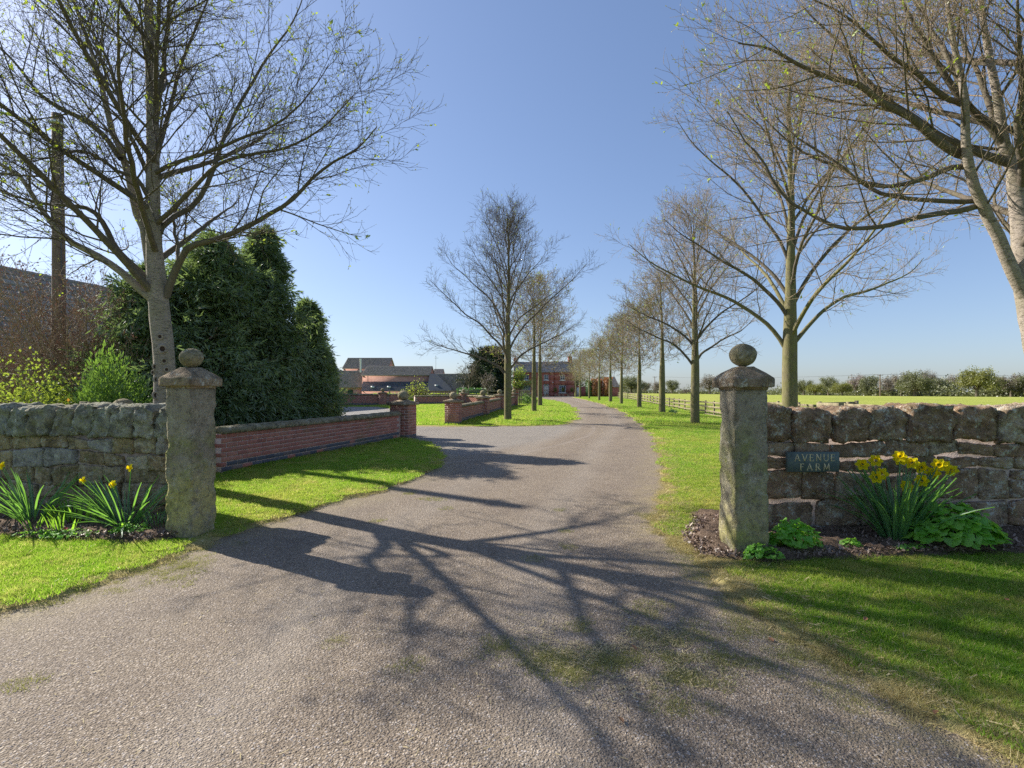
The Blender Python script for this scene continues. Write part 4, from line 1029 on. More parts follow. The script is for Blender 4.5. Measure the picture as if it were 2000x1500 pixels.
tC = auto_tree((9.4, 44, h1(9.4, 44)), 87, 7.3, 3.3, 1.7, .14, 19, 'fourth tree of the right row beyond the gate', (6, 6, 3), .10, .0070, twigm='twigR', leafsize=.08, budsize=.05)
lab = ['fourth tree of the right row beyond the gate', 'fifth tree of the right row, short trunk with wide fork', 'sixth tree of the right row, in front of the copper hedges', 'seventh tree of the right row, before the ivy', 'eighth tree of the right row, before the garden wall', 'farthest small tree of the right row, beside the white garden door']
for i, (x, y, s) in enumerate([(0, 0, 0), (10.0, 52, 1.0), (10.3, 60.5, .92), (10.7, 71, .95), (10.9, 82, .92), (11.6, 93, .95)]):
    if i: copy_tree((tC, tA, tB)[i % 3], (x, y, h1(x, y)), 1.3 + i * 1.9, (s * (1 + .06 * math.sin(i * 2)), s, s * (1 + .07 * math.cos(i * 3))), lab[i], AV)
copy_tree(tC, (1.25, 29.0, h1(1.25, 29)), 2.2, (1.0, 1.0, 1.02), 'second tree on the green island, dark trunk before the house', AV)
copy_tree(tA, (2.05, 37.5, h1(2, 37.5)), 4.1, (.98, .98, 1.0), 'third tree on the green island, ivy sprouts at its foot before the house', AV)

# ------------------------------------------------------------------ conifers, shrubs, hedges
def frond_faces(p, d, l, w, g):
    s = unit(np.cross(d, g.normal(0, 1, d.shape))); l = l[:, None]; w = w[:, None]
    V = np.stack([p, p + d * l * .45 + s * w, p + d * l, p + d * l * .45 - s * w], 1).reshape(-1, 3)
    return V, np.arange(len(V)).reshape(-1, 4)
def conifer(loc, Ht, Rad, seed, label, nb=150, mat='conifer', fs=.15, shape=.7, group='conifers behind the low brick wall', name='conifer_tree', cat='conifer', n2=9, n3=9, low=.12):
    g = np.random.default_rng(seed); root = empty(name, loc, label, cat, group)
    tp = resample([(0, 0, -.1), (.03, 0, Ht * .5), (0, .02, Ht * .97)], 9); V, F = tubes(tp[None], np.linspace(.16, .02, 9)[None] * Ht / 5, 8)
    obj('trunk', new_mesh('trunk', V, [F], MAT['barkG'], True), root)
    t = (np.arange(nb) + g.random(nb)) / nb; z = low * Ht * .3 + Ht * .95 * t; az = g.random(nb) * 6.283
    env = Rad * np.clip(1 - t, .02, 1) ** shape * g.uniform(.55, 1.15, nb) * (1 + .22 * np.sin(az * 3 + t * 9 + seed) + .14 * np.sin(az * 7 + t * 23)) * np.clip(.75 + t * 2.2, 0, 1)
    d0 = np.stack([np.cos(az), np.sin(az), .25 + .5 * t], -1); Q = np.empty((nb, 7, 3)); Q[:, 0] = np.stack([0 * z, 0 * z, z], -1); d = unit(d0)
    for j in range(1, 7):
        Q[:, j] = Q[:, j - 1] + d * (env / 6)[:, None]; d = unit(d + UP * (-.07 + .02 * j) + g.normal(0, .06, d.shape))
    Rr = np.linspace(.022, .006, 7)[None] * np.ones((nb, 1))
    V, F = tubes(Q, Rr, 4); obj('branches', new_mesh('branches', V, F, MAT['barkG']), root, kind='stuff')
    A, ra, la = kids(Q, Rr, env, n2, .25, 1.0, R(45), .42, 4, -.06, .12, g, .10, .5, .5, .5, .3, .003)
    B, rb, lb = kids(A, ra, la, n3, .05, 1.0, R(50), .5, 3, -.16, .2, g, .05, .5, .5, .2, .3, .003)
    allb = np.concatenate([B.reshape(-1, 3, 3)]); p = allb[:, 0]; dd = unit(allb[:, 2] - allb[:, 0] + UP * -.02)
    parts = []
    for k in range(4):
        q = p + (allb[:, 2] - allb[:, 0]) * g.random((len(p), 1)); e = unit(dd + g.normal(0, .38, dd.shape) + UP * -.22)
        parts.append(frond_faces(q, e, fs * g.uniform(.6, 1.4, len(p)), fs * .10 * g.uniform(.7, 1.3, len(p)), g))
    V, F = join(parts); obj('foliage', new_mesh('foliage', V, F, MAT[mat]), root, kind='stuff')
    return root
conifer((-6.95, 11.9, .2), 4.85, 2.3, 3, 'tall dark conifer behind the bare grey tree, left of the two', 170)
conifer((-6.45, 13.3, .2), 5.5, 1.45, 4, 'pointed dark conifer reaching furthest right over the low wall', 170)
conifer((-7.1, 13.0, .2), 4.7, 1.9, 17, 'dense conifer filling the middle of the dark group', 150)
conifer((-5.98, 14.9, .2), 3.9, .95, 5, 'shorter conifer at the right shoulder of the dark group', 130)
conifer((-5.98, 16.6, .2), 2.4, .36, 6, 'small column conifer at the right end of the dark group', 110, fs=.11)
conifer((-5.72, 16.0, .2), 1.7, .26, 16, 'lowest conifer beside the pale yard', 90, fs=.10)
conifer((-8.05, 11.4, .2), 4.0, 1.55, 7, 'spreading conifer behind the dense green bush at left', 140)
conifer((-8.3, 15.5, .2), 4.6, 1.6, 8, 'conifer at the back of the group, before the slate roof', 110)

def bush(name, loc, sx, sy, sz, n, ls, mat, seed, label, cat, stems=10, group=None, clumps=14, lw=.5, upd=.3, stemmat='twig', shell=.35, kind=None):
    g = np.random.default_rng(seed); root = empty(name, loc, label, cat, group)
    c = unit(g.normal(0, 1, (clumps, 3))) * g.uniform(.2, .78, (clumps, 1)); c[:, 2] = np.abs(c[:, 2]) * 1.0
    k = g.integers(0, clumps, n); q = unit(g.normal(0, 1, (n, 3))) * (g.random((n, 1)) ** shell) * .42 + c[k]
    p = q * np.array([sx, sy, sz]); p[:, 2] = np.abs(p[:, 2]) + .02
    d = unit(q + UP * upd + g.normal(0, .7, (n, 3))); V, F = frond_faces(p, d, ls * g.uniform(.6, 1.4, n), ls * lw * .5 * g.uniform(.7, 1.2, n), g)
    obj('foliage', new_mesh('foliage', V, [F], MAT[mat]), root, kind='stuff')
    e = c[g.integers(0, clumps, stems)] * np.array([sx, sy, sz]); P = np.stack([np.zeros((stems, 3)) + g.normal(0, .05, (stems, 3)) * [1, 1, 0], e * .45 + g.normal(0, .04, (stems, 3)), e], 1); P[:, 0, 2] = -.05
    V, F = tubes(P, np.linspace(.02, .006, 3)[None] * np.ones((stems, 1)) * max(.5, sz / 1.5), 5); obj('stems', new_mesh('stems', V, [F], MAT[stemmat]), root)
    return root
bush('conifer_bush', (-6.95, 8.8, .15), .85, .6, 2.15, 20000, .085, 'coniferL', 21, 'dense low green conifer bush behind the mossy wall, left of the grey trunk', 'bush', clumps=26, lw=.35, upd=1.3)
bush('flowering_shrub', (-8.75, 9.2, .15), 1.5, 1.1, 2.0, 17000, .052, 'hedgeY', 22, 'yellow green leafy shrub at the far left behind the mossy wall', 'shrub', 24, clumps=30, lw=.8, shell=.6)
bush('flowering_shrub', (-8.0, 8.8, .15), .9, .6, 1.45, 700, .06, 'pinkl', 23, 'sparse pink blossom among the yellow green shrub', 'shrub', 16, clumps=14, lw=.8, shell=.6)
bush('orange_shrub', (-7.65, 8.75, .15), .42, .3, 1.25, 1300, .05, 'orange', 24, 'small orange leaved shrub between the wooden pole and the conifer bush', 'shrub', 10, clumps=10, lw=.8)

def twiggy(loc, Ht, Rad, seed, label, mat='redtwig', n=40):
    g = np.random.default_rng(seed); root = empty('twiggy_shrub', loc, label, 'shrub')
    az = g.random(n) * 6.283; el = g.uniform(.5, 1.4, n); d = np.stack([np.cos(az) * np.cos(el), np.sin(az) * np.cos(el), np.sin(el)], -1); d[:, :2] *= Rad / Ht * 1.6
    P = np.empty((n, 9, 3)); P[:, 0] = g.normal(0, .1, (n, 3)) * [1, 1, 0]
    for j in range(1, 9): P[:, j] = P[:, j - 1] + unit(d) * Ht / 8; d = d + g.normal(0, .09, d.shape)
    rr = np.linspace(.022, .005, 9)[None] * np.ones((n, 1)); L = np.full(n, Ht)
    A, ra, la = kids(P, rr, L, 9, .2, 1, R(40), .3, 5, .05, .12, g, .1, .5, .6, 0, .4, .004); B, rb, lb = kids(A, ra, la, 6, .1, 1, R(45), .45, 4, .05, .15, g, .05, .5, .7, 0, .4, .0035)
    V, F = join([tubes(P, rr, 5), tubes(A, ra, 4), tubes(B, rb, 3)]); obj('stems', new_mesh('stems', V, F, MAT['twigR']), root, kind='stuff')
    V, F = buds(B, 4, .05, g, .9); obj('foliage', new_mesh('foliage', V, [F], MAT[mat]), root, kind='stuff')
twiggy((-9.6, 11.5, .2), 3.6, 2.2, 41, 'reddish brown twiggy shrub behind the wooden pole, below the slate roof', n=60)
twiggy((-12.6, 12.4, .2), 4.2, 2.4, 42, 'reddish brown twiggy shrub at the far left edge, below the slate roof', n=50)

# wooden service pole and garden rail
pr = empty('wooden_pole', (-10.55, 11.9, .15), 'tall wooden service pole standing left of the big grey tree', 'pole')
V, F = tubes(resample([(0, 0, -.3), (.02, 0, 4), (-.02, 0, 7.8)], 9)[None], np.linspace(.15, .105, 9)[None], 14)
F2 = [tuple(f) for f in F] + [tuple(range(8 * 14, 9 * 14))]; obj('shaft', new_mesh('shaft', V, F2, MAT['pole'], True), pr)
obj('bracket', MB().box(-.11, .11, -.15, .15, 7.55, 7.6, .004).mesh('bracket', MAT['steel']), pr)
V, F = tubes(resample([(.12, -.05, .1), (.13, -.06, 4), (.1, -.06, 7.5)], 8)[None], np.full((1, 8), .012), 6); obj('cable', new_mesh('cable', V, [F], MAT['wire'], True), pr)

def rail_fence(pts, sp, hs, rails, label, group='post and rail fences', posth=.0, railw=.09):
    """pts: path (x,y); hs: (height of top) ; rails: heights below the top"""
    P = np.array([(x, y, h1(x, y)) for x, y in pts], float); root = empty('rail_fence', tuple(P[0]), label, 'fence', group)
    s = np.concatenate([[0], np.cumsum(np.hypot(np.diff(P[:, 0]), np.diff(P[:, 1])))]); n = max(1, int(round(s[-1] / sp))); t = np.linspace(0, s[-1], n + 1)
    X_ = np.interp(t, s, P[:, 0]); Y_ = np.interp(t, s, P[:, 1]); Hh = np.interp(t, s, hs); Z_ = np.array([h1(a, b) for a, b in zip(X_, Y_)])
    g = random.Random(len(pts) + int(s[-1])); o0 = P[0]
    for i in range(n + 1):
        a = math.atan2(Y_[min(i + 1, n)] - Y_[max(i - 1, 0)], X_[min(i + 1, n)] - X_[max(i - 1, 0)]); hh = Hh[i] + .04
        me = MB().box(-.055, .055, -.04, .04, -.3, hh, .006).mesh('post', MAT['wood']); obj('post', me, root, (X_[i] - o0[0], Y_[i] - o0[1], Z_[i] - o0[2]), (g.uniform(-.02, .02), g.uniform(-.02, .02), a))
        if i < n:
            L = math.hypot(X_[i + 1] - X_[i], Y_[i + 1] - Y_[i]); aa = math.atan2(Y_[i + 1] - Y_[i], X_[i + 1] - X_[i])
            for r in rails:
                z0, z1 = Z_[i] + Hh[i] - r, Z_[i + 1] + Hh[i + 1] - r; off = -.06
                me = MB().box(0, L * .998, -.019, .019, -railw / 2, railw / 2, .005).mesh('rail', MAT['wood'])
                obj('rail', me, root, (X_[i] - o0[0] - math.sin(aa) * off, Y_[i] - o0[1] + math.cos(aa) * off, z0 - o0[2] + g.uniform(-.012, .012)), (0, -math.atan2(z1 - z0, L), aa))
    return root
F1 = [(9.09 + .094 * y, y) for y in (80, 60, 45, 36, 30, 25, 21, 16)]
rail_fence(F1, 1.8, [.85, .8, .82, .84, .9, .88, .86, .86], (.06, .33, .60, .80), 'long weathered rail fence running back behind the right row of trees')
rail_fence([(10.5, 15.6), (8.15, 14.0), (7.75, 7.6)], 2.1, [.98, .99, 1.06], (.06, .36, .66), 'rail fence section just behind the right stone wall, pale top rail showing', railw=.12)
rail_fence([(-9.6, 7.7), (-7.6, 7.35), (-5.9, 7.05)], 1.9, [1.17, 1.18, 1.18], (.06, .4, .75), 'garden rail fence just behind the mossy left wall')
rail_fence([(.55, 38.9), (1.15, 45), (1.6, 52), (2.1, 60)], 1.8, [1.15, 1.15, 1.1, 1.1], (.06, .38, .70), 'rail fence running back from the corner pillar towards the house')
rail_fence([(-12, 50), (-6, 51), (0.6, 52), (1.4, 52.2)], 1.9, [1.1, 1.1, 1.1, 1.1], (.06, .38, .70), 'rail fence beyond the back wall, before the dark yew')

# power pole far across the field, with its wires
pp = empty('power_pole', (151, 210, h1(151, 210)), 'far power pole with small crossarm above the field hedge', 'pole')
V, F = tubes(resample([(0, 0, -.5), (0, 0, 9.2)], 4)[None], np.linspace(.2, .16, 4)[None], 8); obj('shaft', new_mesh('shaft', V, [F], MAT['pole'], True), pp)
obj('crossarm', MB().box(-1.2, 1.2, -.08, .08, 8.7, 8.85).box(-1.15, -1.05, -.05, .05, 8.85, 9.2).box(1.05, 1.15, -.05, .05, 8.85, 9.2).mesh('crossarm', MAT['pole']), pp)
pb2 = copy_tree(pp, (92, 330, .3), .2, (1.15, 1.15, 1.2), 'far power pole left of the gate post, among distant trees')
for k, (dz, dx) in enumerate(((0, -1.1), (0, 1.1))):
    a = np.array([151 + dx, 210, h1(151, 210) + 9.15]); b = np.array([92 + dx, 330, .3 + 10.9]); c = np.array([330, 180, 8.2])
    pts = [b + (a - b) * t - UP * 2.2 * 4 * t * (1 - t) * .5 for t in np.linspace(0, 1, 14)] + [a + (c - a) * t - UP * 2 * 4 * t * (1 - t) * .5 for t in np.linspace(.08, 1, 12)]
    V, F = tubes(np.array(pts)[None], np.full((1, len(pts)), .028), 4); tag(obj('power_line', new_mesh('power_line', V, [F], MAT['wire'])), ('left', 'right')[k] + ' hand power line sagging from the far pole above the field', 'power line', 'power lines over the field')

# ------------------------------------------------------------------ distant trees
def far_tree(seed, mat, Ht, Rad, dense, bare=.5):
    g = np.random.default_rng(seed); root = empty('field_tree', (0, 0, -50), 'x', 'tree', 'trees beyond the field')
    V, F = tubes(resample([(0, 0, -.5), (0, 0, Ht * .55)], 5)[None], np.linspace(.045, .02, 5)[None] * Ht, 7); obj('trunk', new_mesh('trunk', V, [F], MAT['limb']), root)
    n = 24; az = g.random(n) * 6.28; el = g.uniform(.1, 1.35, n); d = np.stack([np.cos(az) * np.cos(el), np.sin(az) * np.cos(el), np.sin(el)], -1) * np.array([Rad, Rad, Ht * .62]) * g.uniform(.75, 1.05, (n, 1))
    o = np.array([0, 0, Ht * .22]); P = np.stack([o + 0 * d, o + d * .35 + g.normal(0, .15, d.shape), o + d * .7 + g.normal(0, .2, d.shape), o + d * .95], 1)
    rr = np.linspace(.018, .004, 4)[None] * Ht * np.ones((n, 1)) * .6; L = np.linalg.norm(d, axis=1); A, ra, la = kids(P, rr, L, 8, .25, 1, R(50), .35, 4, .0, .2, g, .2, .5, .5, 0, .4, .02)
    V, F = join([tubes(P, rr, 4), tubes(A, ra, 3)]); obj('branches', new_mesh('branches', V, F, MAT['limb']), root, kind='stuff')
    m = dense; k = g.integers(0, len(A), m); q = A[k, g.integers(1, 4, m)] + g.normal(0, Rad * .075, (m, 3)); q[:, 2] = np.maximum(q[:, 2], Ht * .06)
    V, F = frond_faces(q, unit(g.normal(0, 1, (m, 3)) + UP * .4), .034 * Ht * g.uniform(.5, 1.3, m), .014 * Ht * g.uniform(.5, 1.2, m), g); obj('crown', new_mesh('crown', V, [F], MAT[mat]), root, kind='stuff')
    return root
VAR = {'o': far_tree(1, 'olive', 12, 6.2, 6600), 'g': far_tree(2, 'olive2', 12, 6.4, 7600), 'b': far_tree(3, 'brownf', 12, 6.0, 3800), 'p': far_tree(4, 'pinkf', 12, 5.6, 4700), 'd': far_tree(6, 'olive', 12, 6.6, 9000)}
# (photo column of the trunk, distance, height, width factor, kind, label)
FT = [(1233, 330, 10.5, 1.5, 'd', 'rounded olive tree just right of the brown hall roof, beyond the fence'), (1262, 380, 8.5, 1, 'b', 'thin bare tree between two avenue trunks, left of the far pole'), (1283, 360, 8.2, 1, 'b', 'small bare tree seen between the avenue trunks'), (1312, 340, 9.0, 1.1, 'o', 'spreading pale tree between the second and third avenue trunks'),
(1386, 330, 12.2, 1.05, 'b', 'lone round bare oak standing left of the gate post cap'), (1340, 420, 4, 2.2, 'b', 'low hedge tree far off between fence and oak'), (1420, 420, 5, 2.2, 'b', 'low bushy tree behind the gate post'),
(1570, 300, 9.0, 1.3, 'o', 'dull olive tree just right of the mossy trunk'), (1592, 260, 6.3, 1.3, 'g', 'low bright bush tree at the hedge foot near the mossy trunk'), (1618, 270, 10.0, 1.0, 'o', 'round olive tree third from the mossy trunk'), (1645, 250, 7.0, 1.2, 'g', 'small bright green tree left of the pink one'), (1672, 280, 12.0, .8, 'p', 'pinkish bare tree standing left of the far power pole'),
(1700, 270, 10.8, .95, 'o', 'olive tree directly left of the far power pole'), (1735, 260, 10.0, .9, 'b', 'brown bare tree directly right of the far power pole'), (1760, 250, 11.5, .8, 'b', 'taller brown tree right of the far power pole'), (1786, 225, 10.6, 1.15, 'd', 'broad rounded olive tree in mid hedge, low crown'), (1812, 260, 12.8, .7, 'b', 'pale bare tree rising behind the broad olive tree'),
(1835, 250, 9.0, 1.1, 'o', 'low olive tree left of the tallest yellow green tree'), (1862, 270, 11.0, .9, 'b', 'feathery bare tree left of the tallest yellow green tree'), (1908, 215, 12.6, 1.0, 'g', 'tallest yellow green tree in the field hedge'), (1945, 230, 9.0, 1.2, 'o', 'olive tree right of the tallest yellow green tree'), (1975, 215, 9.5, 1.1, 'b', 'brown tree beside the right hand trunk'), (2010, 210, 9.5, 1.2, 'o', 'olive tree beyond the right hand trunk'), (2060, 210, 10, 1.2, 'b', 'brown tree further along the field hedge')]
used = set()
for i, (px, d, hh, wf, kd, lb) in enumerate(FT):
    x = (px - 1000) / 1000 * d; s = hh / 10; src = VAR[kd]
    if kd not in used:
        used.add(kd); r = src; r.location = (x, d, h1(x, d) - .1); r['label'] = lb; r.scale = (s * wf, s * wf, s); r.rotation_euler = (0, 0, i * 1.7)
    else: copy_tree(src, (x, d, h1(x, d) - .1), i * 1.7, (s * wf, s * wf, s), lb, 'trees beyond the field')
# low hedge running along the far side of the field
g = np.random.default_rng(77); n = 26000; px = g.uniform(1180, 2150, n); d = np.interp(px, [1180, 1400, 1550, 1700, 1900, 2150], [460, 440, 330, 270, 235, 215]) + g.normal(0, 4, n); x = (px - 1000) / 1000 * d
hz = np.abs(g.normal(0, 1, n)) * (1.2 + 1.3 * np.sin(px * .05) ** 2 + .9 * np.sin(px * .021 + 1) ** 2); p = np.stack([x, d, H(x, d) + hz], -1)
V, F = frond_faces(p, unit(g.normal(0, 1, (n, 3)) + UP * .4), g.uniform(.5, 1.3, n), g.uniform(.25, .5, n), g); tag(obj('field_hedgerow', new_mesh('field_hedgerow', V, [F], MAT['olive'])), 'long low hedgerow along the far side of the field', None, None, 'stuff')
n = 20000; px = g.uniform(-200, 1250, n); d = 620 + g.normal(0, 10, n); x = (px - 1000) / 1000 * d; p = np.stack([x, d, H(x, d) + np.abs(g.normal(0, 1, n)) * (2.2 + 2 * np.sin(px * .02) ** 2)], -1)
V, F = frond_faces(p, unit(g.normal(0, 1, (n, 3)) + UP * .4), g.uniform(1, 2.6, n), g.uniform(.5, 1, n), g); tag(obj('distant_treeline', new_mesh('distant_treeline', V, [F], MAT['brownf'])), 'distant line of trees behind the farm', None, None, 'stuff')

conifer((-4.2, 95, .5), 8.6, 4.4, 91, 'broad dark yew tree left of the house', 190, 'yew', .6, .42, None, 'yew_tree', 'yew tree', 10, 9)
bt = far_tree(12, 'brownf', 8, 3.2, 300); bt.location = (-7.6, 92, .5); bt['label'] = 'bare domed tree left of the dark yew'; bt['group'] = 'yard trees'; bt.scale = (1, 1, 1)
bt = far_tree(13, 'pinkf', 4.2, 1.0, 500); bt.location = (-3.1, 66, .5); bt['label'] = 'small upright bare tree in front of the dark yew'; bt['group'] = 'yard trees'
bt = far_tree(14, 'hedgeY', 6.2, 2.6, 2200); bt.location = (1.6, 90, .5); bt['label'] = 'yellow green tree against the left end of the house'; bt['group'] = 'yard trees'
bt = far_tree(15, 'sapling', 2.3, 1.05, 900); bt.location = (-8.0, 42.5, .55); bt['label'] = 'bright yellow green sapling in front of the barns'; bt['group'] = 'yard trees'
bt = far_tree(17, 'ivy', 6.5, 3.2, 3000); bt.location = (13.6, 108, .5); bt['label'] = 'green tree behind the right corner of the house'; bt['group'] = 'yard trees'
def hedge(name, loc, sx, sy, sz, n, ls, mat, seed, label, cat='hedge', rz=0):
    g = np.random.default_rng(seed); p = g.uniform(-1, 1, (n, 3)); f = g.integers(0, 3, n); 
    for a in range(3): p[f == a, a] = np.sign(p[f == a, a])
    p = p * (1 + .05 * np.sin(p[:, [1, 2, 0]] * 7)) * np.array([sx / 2, sy / 2, sz / 2]) + g.normal(0, .05, (n, 3)); p[:, 2] += sz / 2
    V, F = frond_faces(p, unit(g.normal(0, 1, (n, 3)) + UP * .3), ls * g.uniform(.6, 1.3, n), ls * .35 * g.uniform(.7, 1.2, n), g); me = new_mesh(name, V, [F], MAT[mat])
    c = MB().box(-sx / 2 * .9, sx / 2 * .9, -sy / 2 * .9, sy / 2 * .9, 0, sz * .93).mesh('core', MAT[mat]); r = empty(name, loc, label, cat, rz=rz); obj('foliage', me, r, kind='stuff'); obj('core', c, r); return r
hedge('beech_hedge', (16.0, 97, .5), 1.9, 1.5, 3.2, 1500, .3, 'beech', 1, 'tall clipped copper beech column, left of two'); hedge('beech_hedge', (18.0, 96, .5), 1.3, 1.5, 3.4, 1300, .3, 'beech', 2, 'tall clipped copper beech column, right of two')
hedge('ivy_hedge', (14.6, 97, .5), .95, 1.2, 3.0, 900, .25, 'ivy', 3, 'pale green ivy column beside the copper beech')
hedge('garden_hedge', (-8.5, 52.5, .5), 11, .8, .75, 3000, .16, 'hedgeY', 4, 'low clipped yellow green hedge beyond the back wall'); hedge('garden_hedge', (-6.5, 83, .5), 4.5, 1.2, 1.4, 1200, .3, 'ivy', 5, 'green hedge at the foot of the dark yew')
bush('weed_clump', (.95, 42.5, h1(.9, 42.5)), 1.0, 2.0, .8, 2200, .12, 'coniferL', 55, 'bright green nettle clump by the rail fence before the house', 'weeds', 6)
bush('weed_clump', (8.55, 27.3, h1(8.5, 27.3)), .35, .3, .28, 500, .07, 'ivy', 56, 'small tuft of weeds at the foot of the second right hand tree', 'weeds', 4)

# ------------------------------------------------------------------ buildings
def tile_roof(p00, p10, p11, p01, rows, cols, mat, th=.02, seed=1, name='roof_slates', kind='stuff'):
    """roof slope as overlapping courses of separate tiles; p00 eave left, p10 eave right, p11 ridge right, p01 ridge left"""
    g = np.random.default_rng(seed); A, B, C, D = [np.array(p, float) for p in (p00, p10, p11, p01)]; nrm = unit(np.cross(B - A, D - A)); 
    if nrm[2] < 0: nrm = -nrm
    V = []; F = []
    for r in range(rows):
        v0, v1 = r / rows - .004, min(1, (r + 1.08) / rows); off = (r % 2) * .5
        for c in range(-1, cols):
            u0, u1 = max(0, (c + off) / cols), min(1, (c + 1 + off) / cols)
            if u1 - u0 < 1e-4: continue
            e = .0006; u0 += e; u1 -= e; q = []
            lift = th * g.uniform(.7, 1.5)
            for (u, v, l) in ((u0, v0, lift + th), (u1, v0, lift + th), (u1, v1, th * .25), (u0, v1, th * .25)):
                q.append(A * (1 - u) * (1 - v) + B * u * (1 - v) + C * u * v + D * (1 - u) * v + nrm * l)
            q += [q[0] - nrm * th, q[1] - nrm * th]; b = len(V); V += q; F += [(b, b + 1, b + 2, b + 3), (b, b + 4, b + 5, b + 1)]
    return new_mesh(name, V, F, mat)
def window(root, x, y, z, w, h, nx=2, nz=2, arch=0, frame='white', depth=.12, sill=True, name='window'):
    """sash window in a front wall facing -Y, (x,z) = bottom middle; window > frame, pane, sill"""
    wdo = bpy.data.objects.new(name, None); COL.objects.link(wdo); wdo.parent = root; wdo.location = (x, y, z)
    t = .11; m = MB().box(-w / 2, -w / 2 + t, -.03, .05, 0, h).box(w / 2 - t, w / 2, -.03, .05, 0, h).box(-w / 2 + t, w / 2 - t, -.028, .048, 0, t).box(-w / 2 + t, w / 2 - t, -.028, .048, h - t, h)
    for i in range(1, nx): xx = -w / 2 + w * i / nx; m.box(xx - .04, xx + .04, -.02, .02, t, h - t)
    for i in range(1, nz): zz = h * i / nz; m.box(-w / 2 + t, w / 2 - t, -.018, .018, zz - .032, zz + .032)
    if arch:
        n = 8; V = []; 
        for i in range(n + 1):
            a = -1 + 2 * i / n; V += [(a * w / 2, -.03, h), (a * w / 2, -.03, h + arch * (1 - a * a) + .03), (a * w / 2, .05, h), (a * w / 2, .05, h + arch * (1 - a * a) + .03)]
        m.add(V, [(i * 4, i * 4 + 4, i * 4 + 5, i * 4 + 1) for i in range(n)] + [(i * 4 + 1, i * 4 + 5, i * 4 + 7, i * 4 + 3) for i in range(n)])
    obj('frame', m.mesh('frame', MAT[frame]), wdo)
    for i in range(nx):
        for j in range(nz):
            x0, x1 = -w / 2 + w * i / nx + .02, -w / 2 + w * (i + 1) / nx - .02; z0, z1 = h * j / nz + .02, h * (j + 1) / nz - .02
            obj('pane', MB().box(x0, x1, .0, .012, z0, z1).mesh('pane', MAT['glass']), wdo)
    if sill: obj('sill', MB().box(-w / 2 - .1, w / 2 + .1, -.24, .06, -.14, -.002).mesh('sill', MAT['white']), wdo)
    return wdo
def gable_house(root, x0, x1, y0, y1, eave, ridge, wallm, roofm, rows=12, cols=24, verge=.15, over=.25, axis='x', z0=-.5, seed=1, chimneys=(), openings=()):
    """ridge along x; walls with real holes where openings (x0,x1,z0,z1) stand in the front wall"""
    ym = (y0 + y1) / 2; m = MB(); t = .3
    xs = sorted({x0, x1, *[o[0] for o in openings], *[o[1] for o in openings]}); zs = sorted({z0, eave, *[o[2] for o in openings], *[o[3] for o in openings]})
    for a, b in zip(xs[:-1], xs[1:]):
        for c, d in zip(zs[:-1], zs[1:]):
            if any(o[0] <= a + 1e-6 and b <= o[1] + 1e-6 and o[2] <= c + 1e-6 and d <= o[3] + 1e-6 for o in openings): continue
            m.box(a, b, y0, y0 + t, c, d)
    m.box(x0, x1, y1 - t, y1, z0, eave); 
    for xa in (x0, x1 - t):
        m.add([(xa, y0 + t + .002, z0), (xa + t, y0 + t + .002, z0), (xa + t, y1 - t - .002, z0), (xa, y1 - t - .002, z0), (xa, y0 + t + .002, eave), (xa + t, y0 + t + .002, eave), (xa + t, y1 - t - .002, eave), (xa, y1 - t - .002, eave)], BOXF)
        m.add([(xa, y0 + .02, eave + .001), (xa + t, y0 + .02, eave + .001), (xa + t, y1 - .02, eave + .001), (xa, y1 - .02, eave + .001), (xa, ym, ridge - .06), (xa + t, ym, ridge - .06)], [(0, 1, 2, 3), (0, 4, 5, 1), (3, 2, 5, 4), (0, 3, 4), (1, 5, 2)])
    obj('wall', m.mesh('wall', wallm), root)
    k = (ridge - eave) / (ym - y0); r = empty('roof', (0, 0, 0)); r.parent = root
    e0, e1 = y0 - over, y1 + over; ze = eave - k * over
    base = MB().add([(x0 - verge, e0, ze), (x1 + verge, e0, ze), (x1 + verge, ym, ridge), (x0 - verge, ym, ridge), (x0 - verge, e1, ze), (x1 + verge, e1, ze), (x0 - verge, e0, ze - .12), (x1 + verge, e0, ze - .12), (x1 + verge, ym, ridge - .12), (x0 - verge, ym, ridge - .12), (x0 - verge, e1, ze - .12), (x1 + verge, e1, ze - .12)],
        [(0, 1, 2, 3), (3, 2, 5, 4), (6, 9, 8, 7), (9, 10, 11, 8), (0, 6, 7, 1), (4, 5, 11, 10), (0, 3, 9, 6), (3, 4, 10, 9), (1, 7, 8, 2), (2, 8, 11, 5)])
    obj('roof_deck', base.mesh('roof_deck', roofm), r)
    obj('roof_tiles', tile_roof((x0 - verge, e0, ze), (x1 + verge, e0, ze), (x1 + verge, ym, ridge), (x0 - verge, ym, ridge), rows, cols, roofm, .03, seed), r, kind='stuff')
    obj('roof_tiles', tile_roof((x1 + verge, e1, ze), (x0 - verge, e1, ze), (x0 - verge, ym, ridge), (x1 + verge, ym, ridge), rows, cols, roofm, .03, seed + 1), r, kind='stuff')
    V, F = tubes(resample([(x0 - verge, ym, ridge), (x1 + verge, ym, ridge)], 12)[None], np.full((1, 12), .09), 8); obj('ridge', new_mesh('ridge', V, [F], roofm, True), r)
    for (cx, cw, ch) in chimneys:
        c = MB().box(cx - cw / 2, cx + cw / 2, ym - .35, ym + .35, ridge - .9, ridge + ch, .01).box(cx - cw / 2 - .05, cx + cw / 2 + .05, ym - .4, ym + .4, ridge + ch - .22, ridge + ch - .1)
        co = obj('chimney', c.mesh('chimney', wallm), r)
        V, F = tubes(resample([(cx, ym, ridge + ch - .02), (cx, ym, ridge + ch + .45)], 4)[None], np.array([[.15, .12, .12, .14]]), 10); obj('chimney_pot', new_mesh('chimney_pot', V, [F], MAT['terracotta'], True), r)
    return r
